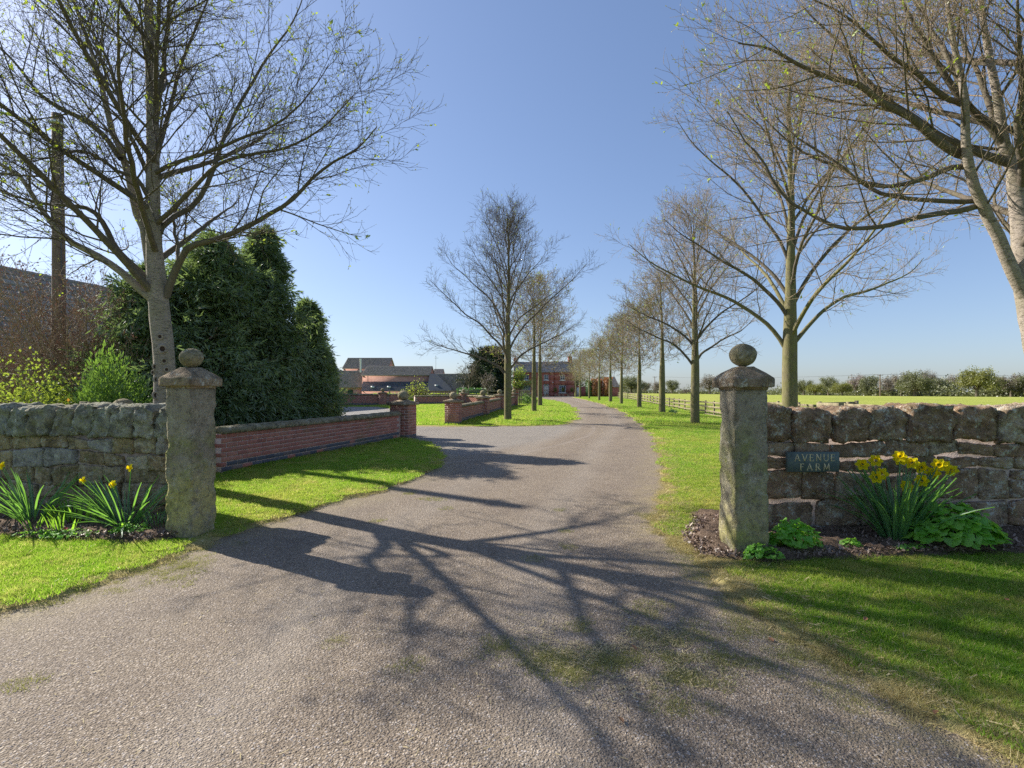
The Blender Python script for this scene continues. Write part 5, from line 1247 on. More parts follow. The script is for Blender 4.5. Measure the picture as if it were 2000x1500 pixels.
# farmhouse at the end of the drive, ground level .55
hr = empty('farmhouse', (0, 0, .55), 'red brick farmhouse with cream arched door and white windows at the end of the drive', 'house')
OP = [(2.1, 3.6, .75, 2.25), (9.15, 10.55, .75, 2.25), (6.15, 7.2, -.02, 2.45), (2.3, 3.3, 3.2, 4.3), (6.2, 7.1, 3.25, 4.3), (9.4, 10.35, 3.2, 4.3)]
gable_house(hr, .3, 8.1, 99.7, 107, 4.9, 6.9, MAT['housebrick'], MAT['slate'], 14, 26, 0, .2, chimneys=((.75, .8, .9),), openings=[o for o in OP if o[1] < 8])
gable_house(hr, 8.12, 12.2, 100.0, 107.3, 4.95, 7.0, MAT['housebrick'], MAT['slate'], 14, 14, .1, .2, chimneys=((11.75, .8, 1.1),), openings=[o for o in OP if o[0] > 8], seed=5)
for (a, b, c, d) in OP:
    if c < .1: continue
    y = 99.85 if b < 8 else 100.15; window(hr, (a + b) / 2, y, c, b - a, d - c, 3 if b - a > 1.2 else 2, 2, .14)
dr = bpy.data.objects.new('door', None); COL.objects.link(dr); dr.parent = hr; dr.location = (6.675, 99.85, 0)
obj('leaf', MB().box(-.47, .47, 0, .05, .0, 2.0).box(-.36, -.06, -.012, .0, .2, .85).box(.06, .36, -.012, .0, .2, .85).box(-.36, -.06, -.012, .0, 1.05, 1.85).box(.06, .36, -.012, .0, 1.05, 1.85).mesh('leaf', MAT['cream']), dr)
m = MB().box(-.53, -.47, -.04, .06, 0, 2.0).box(.47, .53, -.04, .06, 0, 2.0).box(-.53, .53, -.04, .06, 2.0, 2.06)
for i in range(12):
    a0, a1 = math.pi * i / 12, math.pi * (i + 1) / 12; m.add([(.53 * math.cos(a), yy, 2.06 + rr * math.sin(a) * .9) if rr > .5 else (.44 * math.cos(a), yy, 2.06 + rr * math.sin(a) * .9) for rr in (.53, .44) for yy in (-.04, .06) for a in (a0, a1)], [(0, 1, 3, 2), (4, 6, 7, 5), (0, 4, 5, 1), (2, 3, 7, 6)])
for a in (.6, 1.57, 2.54): m.box(-.015 + .22 * math.cos(a), .015 + .22 * math.cos(a), -.03, .02, 2.06, 2.06 + .38 * math.sin(a))
obj('frame', m.mesh('frame', MAT['white']), dr)
V = [(0, .01, 2.06)] + [(.45 * math.cos(math.pi * i / 12), .01, 2.06 + .42 * math.sin(math.pi * i / 12)) for i in range(13)]; obj('fanlight', new_mesh('fanlight', V, [tuple(range(14))], MAT['glass']), dr)
obj('letterbox', MB().box(-.12, .12, -.03, -.01, .93, .98).mesh('letterbox', MAT['steel']), dr)
V, F = ball_vf(.1, 2, 1, 4, 0); obj('security_lamp', new_mesh('security_lamp', V, F, MAT['white'], True), hr, (7.95, 99.6, 2.75))
gw = empty('garden_wall', (12.3, 100.2, .55), 'brick garden wall with pale door joining the right side of the house', 'garden wall')
obj('wall', MB().box(0, .25, 0, .25, -.4, 2.1).box(1.05, 3.2, 0, .25, -.4, 1.9).box(.25, 1.05, 0, .25, 1.85, 2.1).mesh('wall', MAT['housebrick']), gw); obj('door', MB().box(.26, 1.04, .08, .13, -.02, 1.84).box(.6, .61, .07, .14, 0, 1.84).mesh('door', MAT['white']), gw)
bh = empty('outbuilding', (19.6, 103, .55), 'dark brown outbuilding with steep sloping roof behind the copper hedges', 'outbuilding')
gable_house(bh, -1.6, 1.9, 0, 9, 2.0, 4.0, MAT['housebrick'], MAT['tile'], 10, 10, .1, .2)
# topiary trees and pots by the door
def potted(x, y, label, tree=True):
    r = empty('potted_tree' if tree else 'flower_pot', (x, y, h1(x, y)), label, 'potted tree' if tree else 'pot', 'potted plants in front of the house')
    V, F = tubes(resample([(0, 0, 0), (0, 0, .42)], 4)[None], np.array([[.17, .2, .24, .27]]), 14); F = [tuple(f) for f in F] + [tuple(range(42, 56))]; obj('pot', new_mesh('pot', V, F, MAT['terracotta'], True), r)
    g = np.random.default_rng(int(x * 10))
    if tree:
        V, F = tubes(resample([(0, 0, .3), (.02, 0, 1.2)], 4)[None], np.full((1, 4), .035), 6); obj('stem', new_mesh('stem', V, [F], MAT['limb']), r)
        n = 700; q = unit(g.normal(0, 1, (n, 3))) * g.random((n, 1)) ** .4 * [.34, .34, .48] + [0, 0, 1.35]; V, F = frond_faces(q, unit(g.normal(0, 1, (n, 3))), g.uniform(.06, .14, n), g.uniform(.02, .05, n), g); obj('foliage', new_mesh('foliage', V, [F], MAT['olive2']), r, kind='stuff')
    else:
        n = 200; q = unit(g.normal(0, 1, (n, 3))) * g.random((n, 1)) ** .4 * [.2, .2, .1] + [0, 0, .47]; V, F = frond_faces(q, unit(g.normal(0, 1, (n, 3)) + UP), g.uniform(.06, .12, n), g.uniform(.02, .04, n), g); obj('foliage', new_mesh('foliage', V, [F], MAT['olive']), r, kind='stuff')
potted(8.35, 98.6, 'left of the three small round trees in pots by the house'); potted(9.8, 98.4, 'middle potted round tree, before the right ground floor window'); potted(11.55, 98.6, 'right of the three potted round trees, near the house corner')
potted(6.75, 98.2, 'low terracotta pot beside the cream front door', False); potted(9.0, 98.0, 'low pot between the left and middle potted trees', False); potted(10.75, 98.0, 'low pot between the middle and right potted trees', False)

# barns, ground .55
def barn(loc, label, cat='barn'): return empty('barn', loc, label, cat, 'brick barns behind the back wall')
b = barn((-34.6, 105, .5), 'tall brick barn rising at the back left of the farm buildings'); gable_house(b, 0, 9.0, 0, 7, 5.9, 8.1, MAT['farbrick'], MAT['tile'], 16, 34, .2, .2, seed=2)
obj('gable_dormer', MB().add([(2.3, -.04, 4.9), (4.3, -.04, 4.9), (3.3, -.04, 5.8), (2.3, .1, 4.9), (4.3, .1, 4.9), (3.3, .1, 5.8)], [(0, 1, 2), (5, 4, 3), (0, 2, 5, 3), (1, 4, 5, 2)]).mesh('gable_dormer', MAT['farbrick']), b)
b = barn((-34.0, 98, .5), 'left barn wing with long weathered tile roof and arched green doorway'); gable_house(b, -1.0, 5.6, 0, 7, 2.0, 5.1, MAT['farbrick'], MAT['tile'], 16, 26, .1, .2, seed=3, openings=[(2.5, 3.6, -.02, 1.35)])
obj('door', MB().box(2.5, 3.6, .1, .16, 0, 1.35).box(3.04, 3.06, .08, .18, 0, 1.35).mesh('door', m_flat('green painted boards', (.05, .09, .05), .7, .2)), b)
b = barn((-28.2, 96.5, .5), 'middle barn with brick upper wall above a dark lean-to roof'); gable_house(b, 0, 12.6, 0, 6.5, 4.2, 5.9, MAT['farbrick'], MAT['tile'], 12, 44, .15, .2, seed=4)
obj('lean_to_wall', MB().box(.85, 21.2, -3.3, -3.0, -.4, 1.05).mesh('lean_to_wall', MAT['farbrick']), b)
obj('lean_to_roof', tile_roof((.8, -3.5, 1.05), (17.0, -3.5, 1.05), (15.2, -.02, 2.9), (.1, -.02, 2.9), 9, 50, MAT['darkroof'], .03, 6, 'lean_to_roof'), b, kind='stuff')
obj('lean_to_end', MB().add([(12.7, -3.4, 1.06), (17.0, -3.4, 1.06), (12.7, -.1, 4.35), (14.0, -.1, 4.35), (17.2, -2.9, 1.5)], [(0, 1, 4, 3, 2)]).mesh('lean_to_end', MAT['darkroof']), b)
for xx, zz in ((2.6, 1.75), (5.6, 1.75), (14.3, 2.0)): obj('rooflight', MB().box(xx - .3, xx + .3, -2.6 + (.2 if xx > 10 else 0), -1.9, zz - .12, zz + .28).mesh('rooflight', MAT['steel']), b)
V, F = tubes(resample([(-.15, -.5, 4.6), (-.15, -.5, 7.2)], 4)[None], np.array([[.16, .16, .16, .2]]), 10); obj('flue', new_mesh('flue', V, [F], MAT['steel'], True), b)
V, F = tubes(resample([(1.05, -.05, 2.9), (1.05, -.05, 4.1)], 3)[None], np.full((1, 3), .05), 6); obj('drainpipe', new_mesh('drainpipe', V, [F], MAT['darkroof'], True), b)
V, F = tubes(resample([(13.4, 3, 5.2), (13.4, 3, 8.0)], 3)[None], np.full((1, 3), .04), 6); obj('aerial', new_mesh('aerial', V, [F], MAT['steel']), b); obj('aerial_head', MB().box(12.9, 13.9, 2.97, 3.03, 7.5, 7.55).box(13.37, 13.43, 2.6, 3.4, 7.75, 7.8).mesh('aerial_head', MAT['steel']), b)
b = barn((-14.9, 97.5, .5), 'right hand barn with plain tiled roof reaching almost to its low eaves'); gable_house(b, -.6, 7.4, -3, 3.2, 1.2, 4.35, MAT['farbrick'], MAT['tile'], 16, 30, .1, .15, seed=7)
b = barn((-16.0, 103, .5), 'small roof end showing between the middle and right barns'); gable_house(b, 0, 1.9, 0, 5, 4.2, 5.6, MAT['farbrick'], MAT['tile'], 6, 8, .05, .1, seed=8)
# concrete apron in front of the yard is the drive itself; long slate barn on the left
Lb = empty('long_barn', (-21.2, 18.0, .2), 'long slate roofed brick barn at far left behind the conifers', 'barn', rz=math.atan2(1, .222) - math.pi / 2)
# built with its ridge along local y, then turned with the avenue
ang = math.atan2(.222, 1)
def lb_part(name, me, kind=None): return obj(name, me, Lb, kind=kind)
W, EZ, RZ, LEN = 2.05, 3.0, 6.3, 24.2
m = MB().box(W - .3, W, 0, LEN, -.5, EZ).box(-W, -W + .3, 0, LEN, -.5, EZ)
for ya in (0, LEN - .3): m.add([(-W + .3, ya, -.5), (W - .3, ya, -.5), (W - .3, ya + .3, -.5), (-W + .3, ya + .3, -.5), (-W + .3, ya, EZ), (W - .3, ya, EZ), (W - .3, ya + .3, EZ), (-W + .3, ya + .3, EZ)], BOXF).add([(-W, ya, EZ + .001), (W, ya, EZ + .001), (W, ya + .3, EZ + .001), (-W, ya + .3, EZ + .001), (0, ya, RZ - .05), (0, ya + .3, RZ - .05)], [(0, 1, 2, 3), (0, 4, 1), (3, 2, 5), (0, 3, 5, 4), (1, 4, 5, 2)])
lb_part('wall', m.mesh('wall', MAT['housebrick']))
k = (RZ - EZ) / W; O = .25; ze = EZ - k * O
rf = empty('roof', (0, 0, 0)); rf.parent = Lb
obj('roof_deck', MB().add([(W + O, -.1, ze), (W + O, LEN + .1, ze), (0, LEN + .1, RZ), (0, -.1, RZ), (-W - O, -.1, ze), (-W - O, LEN + .1, ze), (W + O, -.1, ze - .1), (W + O, LEN + .1, ze - .1), (0, LEN + .1, RZ - .1), (0, -.1, RZ - .1), (-W - O, -.1, ze - .1), (-W - O, LEN + .1, ze - .1)],
    [(0, 1, 2, 3), (3, 2, 5, 4), (6, 9, 8, 7), (9, 10, 11, 8), (0, 6, 7, 1), (4, 5, 11, 10), (0, 3, 9, 6), (3, 4, 10, 9), (1, 7, 8, 2), (2, 8, 11, 5)]).mesh('roof_deck', MAT['slate']), rf)
obj('slates', tile_roof((W + O, -.1, ze), (W + O, LEN + .1, ze), (0, LEN + .1, RZ), (0, -.1, RZ), 16, 60, MAT['slate'], .03, 3, 'slates'), rf, kind='stuff')
V, F = tubes(resample([(0, -.1, RZ), (0, LEN + .1, RZ)], 20)[None], np.full((1, 20), .1), 8); obj('ridge', new_mesh('ridge', V, [F], MAT['slate'], True), rf)

# ------------------------------------------------------------------ name plaque
def letter(ch):
    """strokes (x0,z0,x1,z1,width) in a unit-high cell, with serifs; returns strokes, advance"""
    a, b, s = .085, .14, .06; h = []
    def sf(x, z, w=.13): h.append((x - w, z, x + w, z, s))
    if ch == 'A': h += [(.0 + .06, 0, .40, 1, a), (.40, 1, .76, 0, b), (.17, .34, .64, .34, a)]; sf(.06, .03); sf(.76, .03); return h, .86
    if ch == 'V': h += [(.06, 1, .40, 0, b), (.40, 0, .76, 1, a)]; sf(.06, .97); sf(.76, .97); return h, .84
    if ch == 'E': h += [(.12, 0, .12, 1, b), (.12, .97, .56, .97, s), (.12, .52, .46, .52, s), (.12, .03, .60, .03, s), (.56, .97, .56, .80, s), (.60, .03, .60, .20, s), (.46, .6, .46, .44, s)]; sf(.1, .97, .1); sf(.1, .03, .1); return h, .70
    if ch == 'F': h += [(.12, 0, .12, 1, b), (.12, .97, .56, .97, s), (.12, .52, .46, .52, s), (.56, .97, .56, .80, s), (.46, .6, .46, .44, s)]; sf(.1, .97, .1); sf(.12, .03, .12); return h, .64
    if ch == 'N': h += [(.12, 0, .12, 1, a), (.12, 1, .72, 0, b), (.72, 0, .72, 1, a)]; sf(.08, .97, .1); sf(.12, .03, .1); sf(.72, .97, .1); return h, .84
    if ch == 'R':
        h += [(.12, 0, .12, 1, b), (.12, .97, .38, .97, s), (.12, .5, .38, .5, s), (.34, .5, .70, 0, b)]
        pts = [(.38 + .2 * math.cos(t), .735 + .235 * math.sin(t)) for t in np.linspace(math.pi / 2, -math.pi / 2, 7)]
        h += [(p[0], p[1], q[0], q[1], a) for p, q in zip(pts[:-1], pts[1:])]; sf(.1, .97, .1); sf(.12, .03, .11); sf(.74, .03, .08); return h, .80
    if ch == 'M': h += [(.10, 0, .16, 1, a), (.16, 1, .48, .1, b), (.48, .1, .80, 1, a), (.80, 1, .88, 0, b)]; sf(.10, .03); sf(.88, .03); sf(.12, .97, .07); sf(.84, .97, .07); return h, .98
    if ch == 'U':
        pts = [(.12, .34)] + [(.42 - .30 * math.cos(t), .32 - .30 * math.sin(t)) for t in np.linspace(.1, math.pi - .1, 8)] + [(.72, .34)]
        h += [(.12, 1, .12, .33, b), (.72, .33, .72, 1, a)] + [(p[0], p[1], q[0], q[1], a) for p, q in zip(pts[:-1], pts[1:])]; sf(.12, .97); sf(.72, .97, .1); return h, .84
pq = empty('name_plaque', (2.72, 5.110, .705), 'blue grey slate plaque with gilt lettering AVENUE FARM fixed on the stone wall', 'plaque', rz=R(1.5))
obj('plate', MB().box(0, .525, -.052, -.012, 0, .198, .004).mesh('plate', MAT['plaque']), pq)
def word(txt, x, z, size, tot):
    adv = sum(letter(c)[1] for c in txt); gap = (tot - adv * size) / (len(txt) - 1)
    for c in txt:
        m = MB(); st, w = letter(c)
        for k, (x0, z0, x1, z1, wd) in enumerate(st):
            d = np.array([x1 - x0, z1 - z0]); L = np.hypot(*d); d /= L; nrm = np.array([-d[1], d[0]]) * wd / 2; q = [np.array([x0, z0]) - nrm, np.array([x1, z1]) - nrm, np.array([x1, z1]) + nrm, np.array([x0, z0]) + nrm]; e = -.0018 - k * .00012
            m.add([(p[0] * size, e, p[1] * size) for p in q] + [(p[0] * size, .001, p[1] * size) for p in q], BOXF)
        obj('letter', m.mesh('letter', MAT['gold']), pq, (x, -.0525, z)); x += w * size + gap
word('AVENUE', .07, .108, .068, .41); word('FARM', .125, .018, .066, .30)

# ------------------------------------------------------------------ daffodils
def blade(L, w, lean, curve, seed, n=6):
    V = []; p = np.array([0., 0, -.02]); a = lean
    for i in range(n + 1):
        t = i / n; ww = w * (1 - max(0, t - .72) / .28 * .95) * (.75 + .25 * t); V += [(p[0], -ww / 2, p[2]), (p[0] + .003, 0, p[2] - .002 * 0), (p[0], ww / 2, p[2])]; p = p + np.array([math.sin(a), 0, math.cos(a)]) * L / n; a += curve / n
    V = [(v[0] + (0 if k % 3 != 1 else ww * .0 + .0025), v[1], v[2]) for k, v in enumerate(V)]
    F = [(i * 3 + j, i * 3 + j + 1, i * 3 + j + 4, i * 3 + j + 3) for i in range(n) for j in (0, 1)]; return V, F
BLADES = []
for i in range(14):
    BLADES.append(new_mesh('leaf', *blade(.40 + .02 * (i % 5), .013 + .002 * (i % 3), .04, .15 + .17 * (i % 6), i), MAT['daff'], True))
SHORT = [new_mesh('leaf', *blade(.20 + .02 * (i % 4), .016 + .003 * (i % 3), .04, .1 + .12 * (i % 4), i, 4), MAT['shoot'], True) for i in range(8)]
def petal_mesh():
    V = []; F = []
    for k in range(6):
        a = k * math.pi / 3; ca, sa = math.cos(a), math.sin(a); y = .002 * (k % 2); q = [(.006, 0, y), (.020, -.013, .004 + y), (.030, -.012, .006 + y), (.041, 0, .002 + y), (.030, .012, .006 + y), (.020, .013, .004 + y), (.022, 0, .0 + y)]
        b = len(V); V += [(u * ca - v * sa, u * sa + v * ca, w) for (u, v, w) in q]; F += [(b, b + 1, b + 6), (b + 1, b + 2, b + 6), (b + 2, b + 3, b + 6), (b + 3, b + 4, b + 6), (b + 4, b + 5, b + 6), (b + 5, b, b + 6)]
    return new_mesh('petals', V, F, MAT['petal'])
def trumpet_mesh():
    V = []; n = 12; rings = [(.009, 0), (.010, .012), (.012, .022), (.0175, .029)]
    for ri, (r, z) in enumerate(rings):
        for i in range(n): f = 1 + (.12 if i % 2 else -.06) * (ri == 3); V.append((r * f * math.cos(i / n * 6.283), r * f * math.sin(i / n * 6.283), z))
    return new_mesh('trumpet', V, [(r * n + i, r * n + (i + 1) % n, (r + 1) * n + (i + 1) % n, (r + 1) * n + i) for r in range(3) for i in range(n)], MAT['trumpet'], True)
PET, TRU = petal_mesh(), trumpet_mesh()
def daffodils(loc, n_leaf, flowers, seed, label, spread=.13, lean=.5, fs=1.0, lscale=1.0):
    """flowers: (dx, dz, dy, yaw, pitch) of each head from the foot"""
    g = random.Random(seed); root = empty('daffodil_clump', loc, label, 'daffodils')
    for i in range(n_leaf):
        a = g.uniform(0, 6.283); r = spread * math.sqrt(g.random()); x, y = r * math.cos(a), r * math.sin(a) * .7; out = math.atan2(y, x) + g.uniform(-.5, .5); tilt = lean * (r / spread) * g.uniform(.4, 1.25)
        s = g.uniform(.75, 1.15) * lscale; rot = (Matrix.Rotation(out, 4, 'Z') @ Matrix.Rotation(tilt, 4, 'Y') @ Matrix.Rotation(g.uniform(-.5, .5), 4, 'Z')).to_euler()
        obj('leaf', g.choice(BLADES), root, (x, y, 0), rot, (s, s, s))
    for i, (dx, dz, dy, yaw, pit) in enumerate(flowers):
        P = smooth_poly([(dx * .25, dy * .25, 0), (dx * .55, dy * .5, dz * .5), (dx * .97, dy * .97, dz - .015), (dx + .012 * math.sin(yaw), dy - .012, dz)], 3); V, F = tubes(P[None], np.full((1, len(P)), .0038), 5); obj('stem', new_mesh('stem', V, [F], MAT['daff'], True), root)
        f = obj('flower', PET, root, (dx, dy, dz), (R(68) + pit, 0, yaw * .6 - .55), (1.38 * fs,) * 3); obj('trumpet', TRU, f)
    return root
# right clump: heads measured from its foot
HD = [(-0.337, 0.709, 0, 0.3), (-0.183, 0.742, 0.04, 0.1), (-0.226, 0.598, -0.03, 0.2), (-0.14, 0.622, 0.02, -0.5), (0.014, 0.786, 0, 0.15), (0.052, 0.752, 0.04, -0.1), (0.11, 0.728, -0.03, -0.6), (0.095, 0.502, 0.02, 0.2), (0.22, 0.56, 0, 0.1), (0.244, 0.68, 0.04, 0.5), (0.354, 0.714, -0.03, -0.1), (0.345, 0.627, 0.02, 0.2), (0.436, 0.694, 0, -0.4), (0.537, 0.646, 0.04, -0.9)]
daffodils((3.62, 4.80, bedz(3.62, 4.80) - .02), 120, [(x, z, y, w, random.uniform(-.25, .3)) for (x, z, y, w) in HD], 5, 'big daffodil clump with many yellow flowers before the right stone wall', .13, .55, 1.15, 1.62)
daffodils((-3.98, 5.28, bedz(-3.98, 5.28) - .02), 75, [(-.39, .48, -.05, .2, .3), (-.09, .44, -.05, .5, .2), (.05, .60, .0, 0, .1)], 6, 'daffodil clump with three small orange yellow flowers beside the left gate post', .15, .95, .85, 1.25)
daffodils((-5.1, 5.45, bedz(-5.1, 5.45) - .02), 60, [(-.27, .60, -.05, .3, .1), (-.34, .58, 0, -.4, .2)], 8, 'daffodil clump with one open flower at the far left of the bed', .14, .8, .9, 1.35)
def shoots(loc, n, seed, label, sp=.14, mesh=SHORT, s0=1.0):
    g = random.Random(seed); root = empty('green_shoots', loc, label, 'shoots', 'clumps of young green leaves in the left bed')
    for i in range(n):
        a = g.uniform(0, 6.283); r = sp * math.sqrt(g.random()); rot = (Matrix.Rotation(a, 4, 'Z') @ Matrix.Rotation(.35 * r / sp * g.uniform(.3, 1.4), 4, 'Y')).to_euler(); s = g.uniform(.6, 1.15) * s0; obj('leaf', g.choice(mesh), root, (r * math.cos(a), r * math.sin(a) * .6, 0), rot, (s, s, s))
shoots((-4.62, 5.42, bedz(-4.6, 5.4) - .01), 55, 1, 'bright green young shoots in the middle of the left bed', .22, s0=1.1)
shoots((-4.50, 5.12, bedz(-4.5, 5.1) - .01), 22, 2, 'yellow green upright shoots in front, left bed', .14, s0=.75)
shoots((-4.78, 5.12, bedz(-4.8, 5.1) - .01), 12, 3, 'small yellow green shoots nearest the lawn, left bed', .07, s0=.7)
shoots((-3.62, 5.22, bedz(-3.6, 5.2) - .01), 45, 4, 'dark thin leaves crowding the foot of the left gate post', .17, BLADES, .55)

# ------------------------------------------------------------------ leafy bedding plants
def lobed(seed, r=.028):
    g = random.Random(seed); V = [(0, 0, 0)]; n = 18
    for i in range(n):
        a = -2.5 + 5.0 * i / (n - 1); rr = r * (1 + .16 * math.cos(a * 3.0) * 1.4 + .07 * math.cos(a * 9)) * (1 + .1 * math.cos(a)); V.append((rr * math.cos(a) + r * .15, rr * math.sin(a), .007 * math.cos(a * 3.1) + g.uniform(-.002, .002) - .004))
    return new_mesh('leaf', V, [(0, i, i + 1) for i in range(1, n)], MAT['aquil'])
LOB = [lobed(i, .026 + .004 * i) for i in range(4)]
def leafy(loc, sx, sy, h, n, seed, label, name='leafy_plant', meshes=LOB, s0=1.0):
    g = random.Random(seed); root = empty(name, loc, label, 'plant'); P = []
    for i in range(n):
        a = g.uniform(0, 6.283); r = math.sqrt(g.random()); x, y = sx * r * math.cos(a), sy * r * math.sin(a); z = h * (1 - .75 * r * r) * g.uniform(.55, 1.08)
        rot = (Matrix.Rotation(a + g.uniform(-.6, .6), 4, 'Z') @ Matrix.Rotation(g.uniform(.05, .75) * (.35 + r), 4, 'Y') @ Matrix.Rotation(g.uniform(-.4, .4), 4, 'X')).to_euler(); s = g.uniform(.7, 1.25) * s0
        obj('leaf', g.choice(meshes), root, (x, y, z), rot, (s, s, s))
        P.append([(x * .12, y * .12, -.01), (x * .5, y * .5, z * .65), (x, y, z)])
    V, F = tubes(np.array(P), np.full((n, 3), .0016), 3); obj('stems', new_mesh('stems', V, [F], MAT['shoot']), root)
leafy((4.03, 4.66, bedz(4.0, 4.66) - .01), .42, .20, .37, 270, 1, 'big lobed green plant right of the daffodil clump', s0=1.45)
leafy((2.52, 4.58, bedz(2.5, 4.6) - .01), .24, .13, .25, 150, 2, 'bright lobed plant beside the foot of the right gate post', s0=1.05)
leafy((2.12, 4.34, bedz(2.1, 4.4) - .01), .17, .09, .11, 90, 3, 'low small leaved plant right in front of the right gate post', s0=.65)
leafy((3.05, 4.62, bedz(3.05, 4.6) - .01), .10, .07, .07, 30, 4, 'small seedling plant on bare soil between the two leafy plants', s0=.7)
leafy((3.55, 4.55, bedz(3.55, 4.5) - .01), .16, .06, .05, 40, 5, 'creeping low weeds just before the daffodil clump', s0=.55)
leafy((-4.35, 5.0, bedz(-4.35, 5.0) - .01), .5, .12, .05, 90, 6, 'creeping small leaved plants along the front of the left bed', s0=.5)
leafy((-3.75, 5.05, bedz(-3.75, 5.05) - .01), .2, .12, .09, 60, 7, 'low green plant between daffodils and the left gate post', s0=.6)
pr_ = empty('red_primula', (-4.38, 5.02, bedz(-4.38, 5.02) + .03), 'single small red flower in the left bed', 'flower'); obj('petals', new_mesh('petals', [(0, 0, 0)] + [((.018 + .006 * (i % 2)) * math.cos(i * .524), (.018 + .006 * (i % 2)) * math.sin(i * .524), .006) for i in range(12)], [(0, i, i % 12 + 1) for i in range(1, 13)], MAT['redflower']), pr_, (0, 0, 0), (.7, 0, 0)); V, F = tubes(np.array([[(0, 0, -.05), (0, 0, 0)]]), np.full((1, 2), .003), 4); obj('stem', new_mesh('stem', V, [F], MAT['shoot']), pr_)

# ------------------------------------------------------------------ litter, clippings, moss
def litter(name, x, y, zf, lmin, lmax, w, mat, seed, lift=.004, tilt=.15, label=None):
    g = np.random.default_rng(seed); n = len(x); a = g.random(n) * 6.283; l = g.uniform(lmin, lmax, n); z = zf(x, y) + lift
    d = np.stack([np.cos(a), np.sin(a), g.normal(0, tilt, n)], -1); s = np.stack([-np.sin(a), np.cos(a), g.normal(0, tilt, n)], -1); p = np.stack([x, y, z], -1); ww = (w * g.uniform(.6, 1.4, n))[:, None]; l = l[:, None]
    V = np.stack([p - s * ww / 2, p + d * l - s * ww / 2, p + d * l + s * ww / 2, p + s * ww / 2], 1).reshape(-1, 3); F = np.arange(len(V)).reshape(-1, 4)
    o = obj(name, new_mesh(name, V, [F], MAT[mat]), kind='stuff'); 
    if label: o['label'] = label
g = np.random.default_rng(5)
x = g.uniform(-4.5, 4, 60000); y = g.uniform(1.2, 13, 60000); sd = drive_sd(x, y); side = np.where(x > (y - 5) * .1, 1.8, .4)
k = (g.random(60000) < side * np.exp(-np.abs(sd) / np.where(y < 7, .22, .13)) * 1.2 * np.clip(8 / y, 0, 1.5)); litter('dry_grass_clippings', x[k], y[k], gz,   .015, .055, .0055, 'straw', 6, .012, .2)
x = g.uniform(-3.2, 2.2, 5200); y = g.uniform(1.6, 7, 5200); k = (drive_sd(x, y) < -.1) & (g.random(5200) < .30); litter('scattered_straw', x[k], y[k], H, .01, .04, .0028, 'straw', 7, .006, .1)
x = .6 + g.normal(0, .32, 2600); y = 2.95 + g.normal(0, .22, 2600); k = (np.sin(x * 9 + y * 4) + np.sin(y * 14 - x * 5) > -.2); litter('scattered_straw', x[k], y[k], H, .012, .04, .003, 'straw', 8, .007, .2)
x = np.concatenate([g.uniform(1.4, 2.3, 3000), g.uniform(2.3, 5.5, 5000), g.uniform(-5.5, -3.2, 4000)]); y = np.concatenate([g.uniform(4.3, 5.6, 3000), g.uniform(4.35, 5.1, 5000), g.uniform(4.8, 5.7, 4000)]); k = (sdf(BEDR, x, y) < .02) | (sdf(BEDL, x, y) < .02); litter('bark_mulch', x[k], y[k], lambda a, b: gz(a, b) + .055, .008, .035, .012, 'mulch', 9, .0, .6)
# loose stone chips on the surface dressing close to the camera
n = 15000; yy = 1.7 + 3.6 * g.random(n) ** 1.8; xx = g.uniform(-1, 1, n) * (yy * 1.02 + .1); k = drive_sd(xx, yy) < -.03; xx, yy = xx[k], yy[k]; n = len(xx)
r = g.uniform(.0025, .0065, n)[:, None]; a0 = g.random(n) * 6.28; c = np.stack([xx, yy, H(xx, yy) + .001], -1); V = []
for j in range(5): an_ = a0 + j * 1.2566 + g.normal(0, .2, n); V.append(c + r * np.stack([np.cos(an_) * 1.3, np.sin(an_), 0 * an_], -1) - [0, 0, .002])
V.append(c + np.stack([g.normal(0, .001, n), g.normal(0, .001, n), r[:, 0] * .55], -1)); V = np.stack(V, 1).reshape(-1, 3); b = np.arange(n)[:, None] * 6
F = np.concatenate([b + np.array([[j, (j + 1) % 5, 5]]) for j in range(5)]); obj('loose_chippings', new_mesh('loose_chippings', V, [F], MAT['chips']), kind='stuff')
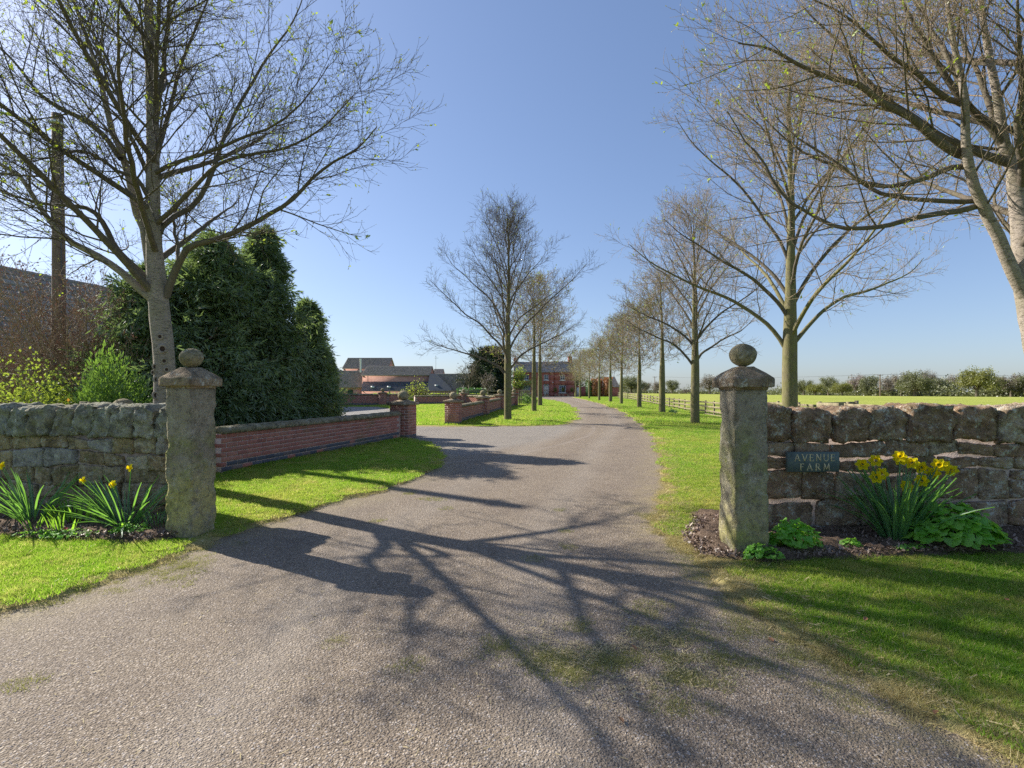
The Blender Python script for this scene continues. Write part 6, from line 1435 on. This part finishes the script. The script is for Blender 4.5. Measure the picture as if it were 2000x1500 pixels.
# thin grass and moss growing through the surface
P_M = patch_mesh('moss_tuft', MAT['moss'], 130, .10, .004, .016, .004, 9, 1.0)
pts = []
cl = [(g.normal(.5, .42), g.normal(2.88, .22), g.uniform(.03, .16), g.uniform(.015, .05), int(g.integers(3, 10))) for _ in range(30)]
cl += [(g.normal(1.68, .14), g.uniform(2.4, 5.8), g.uniform(.04, .14), g.uniform(.04, .2), int(g.integers(4, 10))) for _ in range(46)] + [(g.normal(-3.0, .16), g.uniform(3.6, 5.0), .1, .12, 7) for _ in range(14)] + [(g.uniform(-2.5, 1.5), g.uniform(2.2, 7), .05, .03, 3) for _ in range(16)]
for (cx, cy, sx, sy, m) in cl:
    q = np.stack([g.normal(cx, sx, m), g.normal(cy, sy, m)], -1); pts.append(q)
q = np.concatenate(pts); scatter('moss_and_thin_grass', np.stack([q[:, 0], q[:, 1], H(q[:, 0], q[:, 1]) + .002], -1), P_M, (.5, 1.1))
DL = [(-.95, 4.30), (.72, 2.95), (1.55, 3.1), (2.2, 3.2), (3.0, 3.6), (1.95, 2.35), (-.8, 4.35), (3.4, 3.5), (.5, 2.3)]
dm = new_mesh('dead_leaf', [(0, 0, 0), (.012, .011, .004), (.03, .012, .010), (.045, 0, .004), (.03, -.012, .008), (.012, -.011, .006)], [(0, 1, 2), (0, 2, 3), (0, 3, 4), (0, 4, 5)], MAT['deadleaf'])
dl = ['curled brown leaf at the tip of the left post shadow', 'pale dead leaf on the mossy patch of the drive', 'dead leaf on the drive edge by the front lawn', 'dead leaf on the front right lawn near its corner', 'reddish dead leaf in the middle of the front right lawn', 'dead leaf near the bottom right lawn edge', 'small dead leaf beside the curled one on the drive', 'dead leaf furthest right on the front lawn', 'dead leaf on the open drive nearest the camera']
for i, (x, y) in enumerate(DL):
    tag(obj('dead_leaf', dm, None, (x, y, g1(x, y) * (drive_sd(np.array([x]), np.array([y]))[0] > 0) + .012 + (.02 if x > 2.1 else 0)), (random.uniform(-.3, .3), random.uniform(-.3, .3), random.uniform(0, 6))), dl[i], 'leaf', 'dead leaves on drive and lawn')
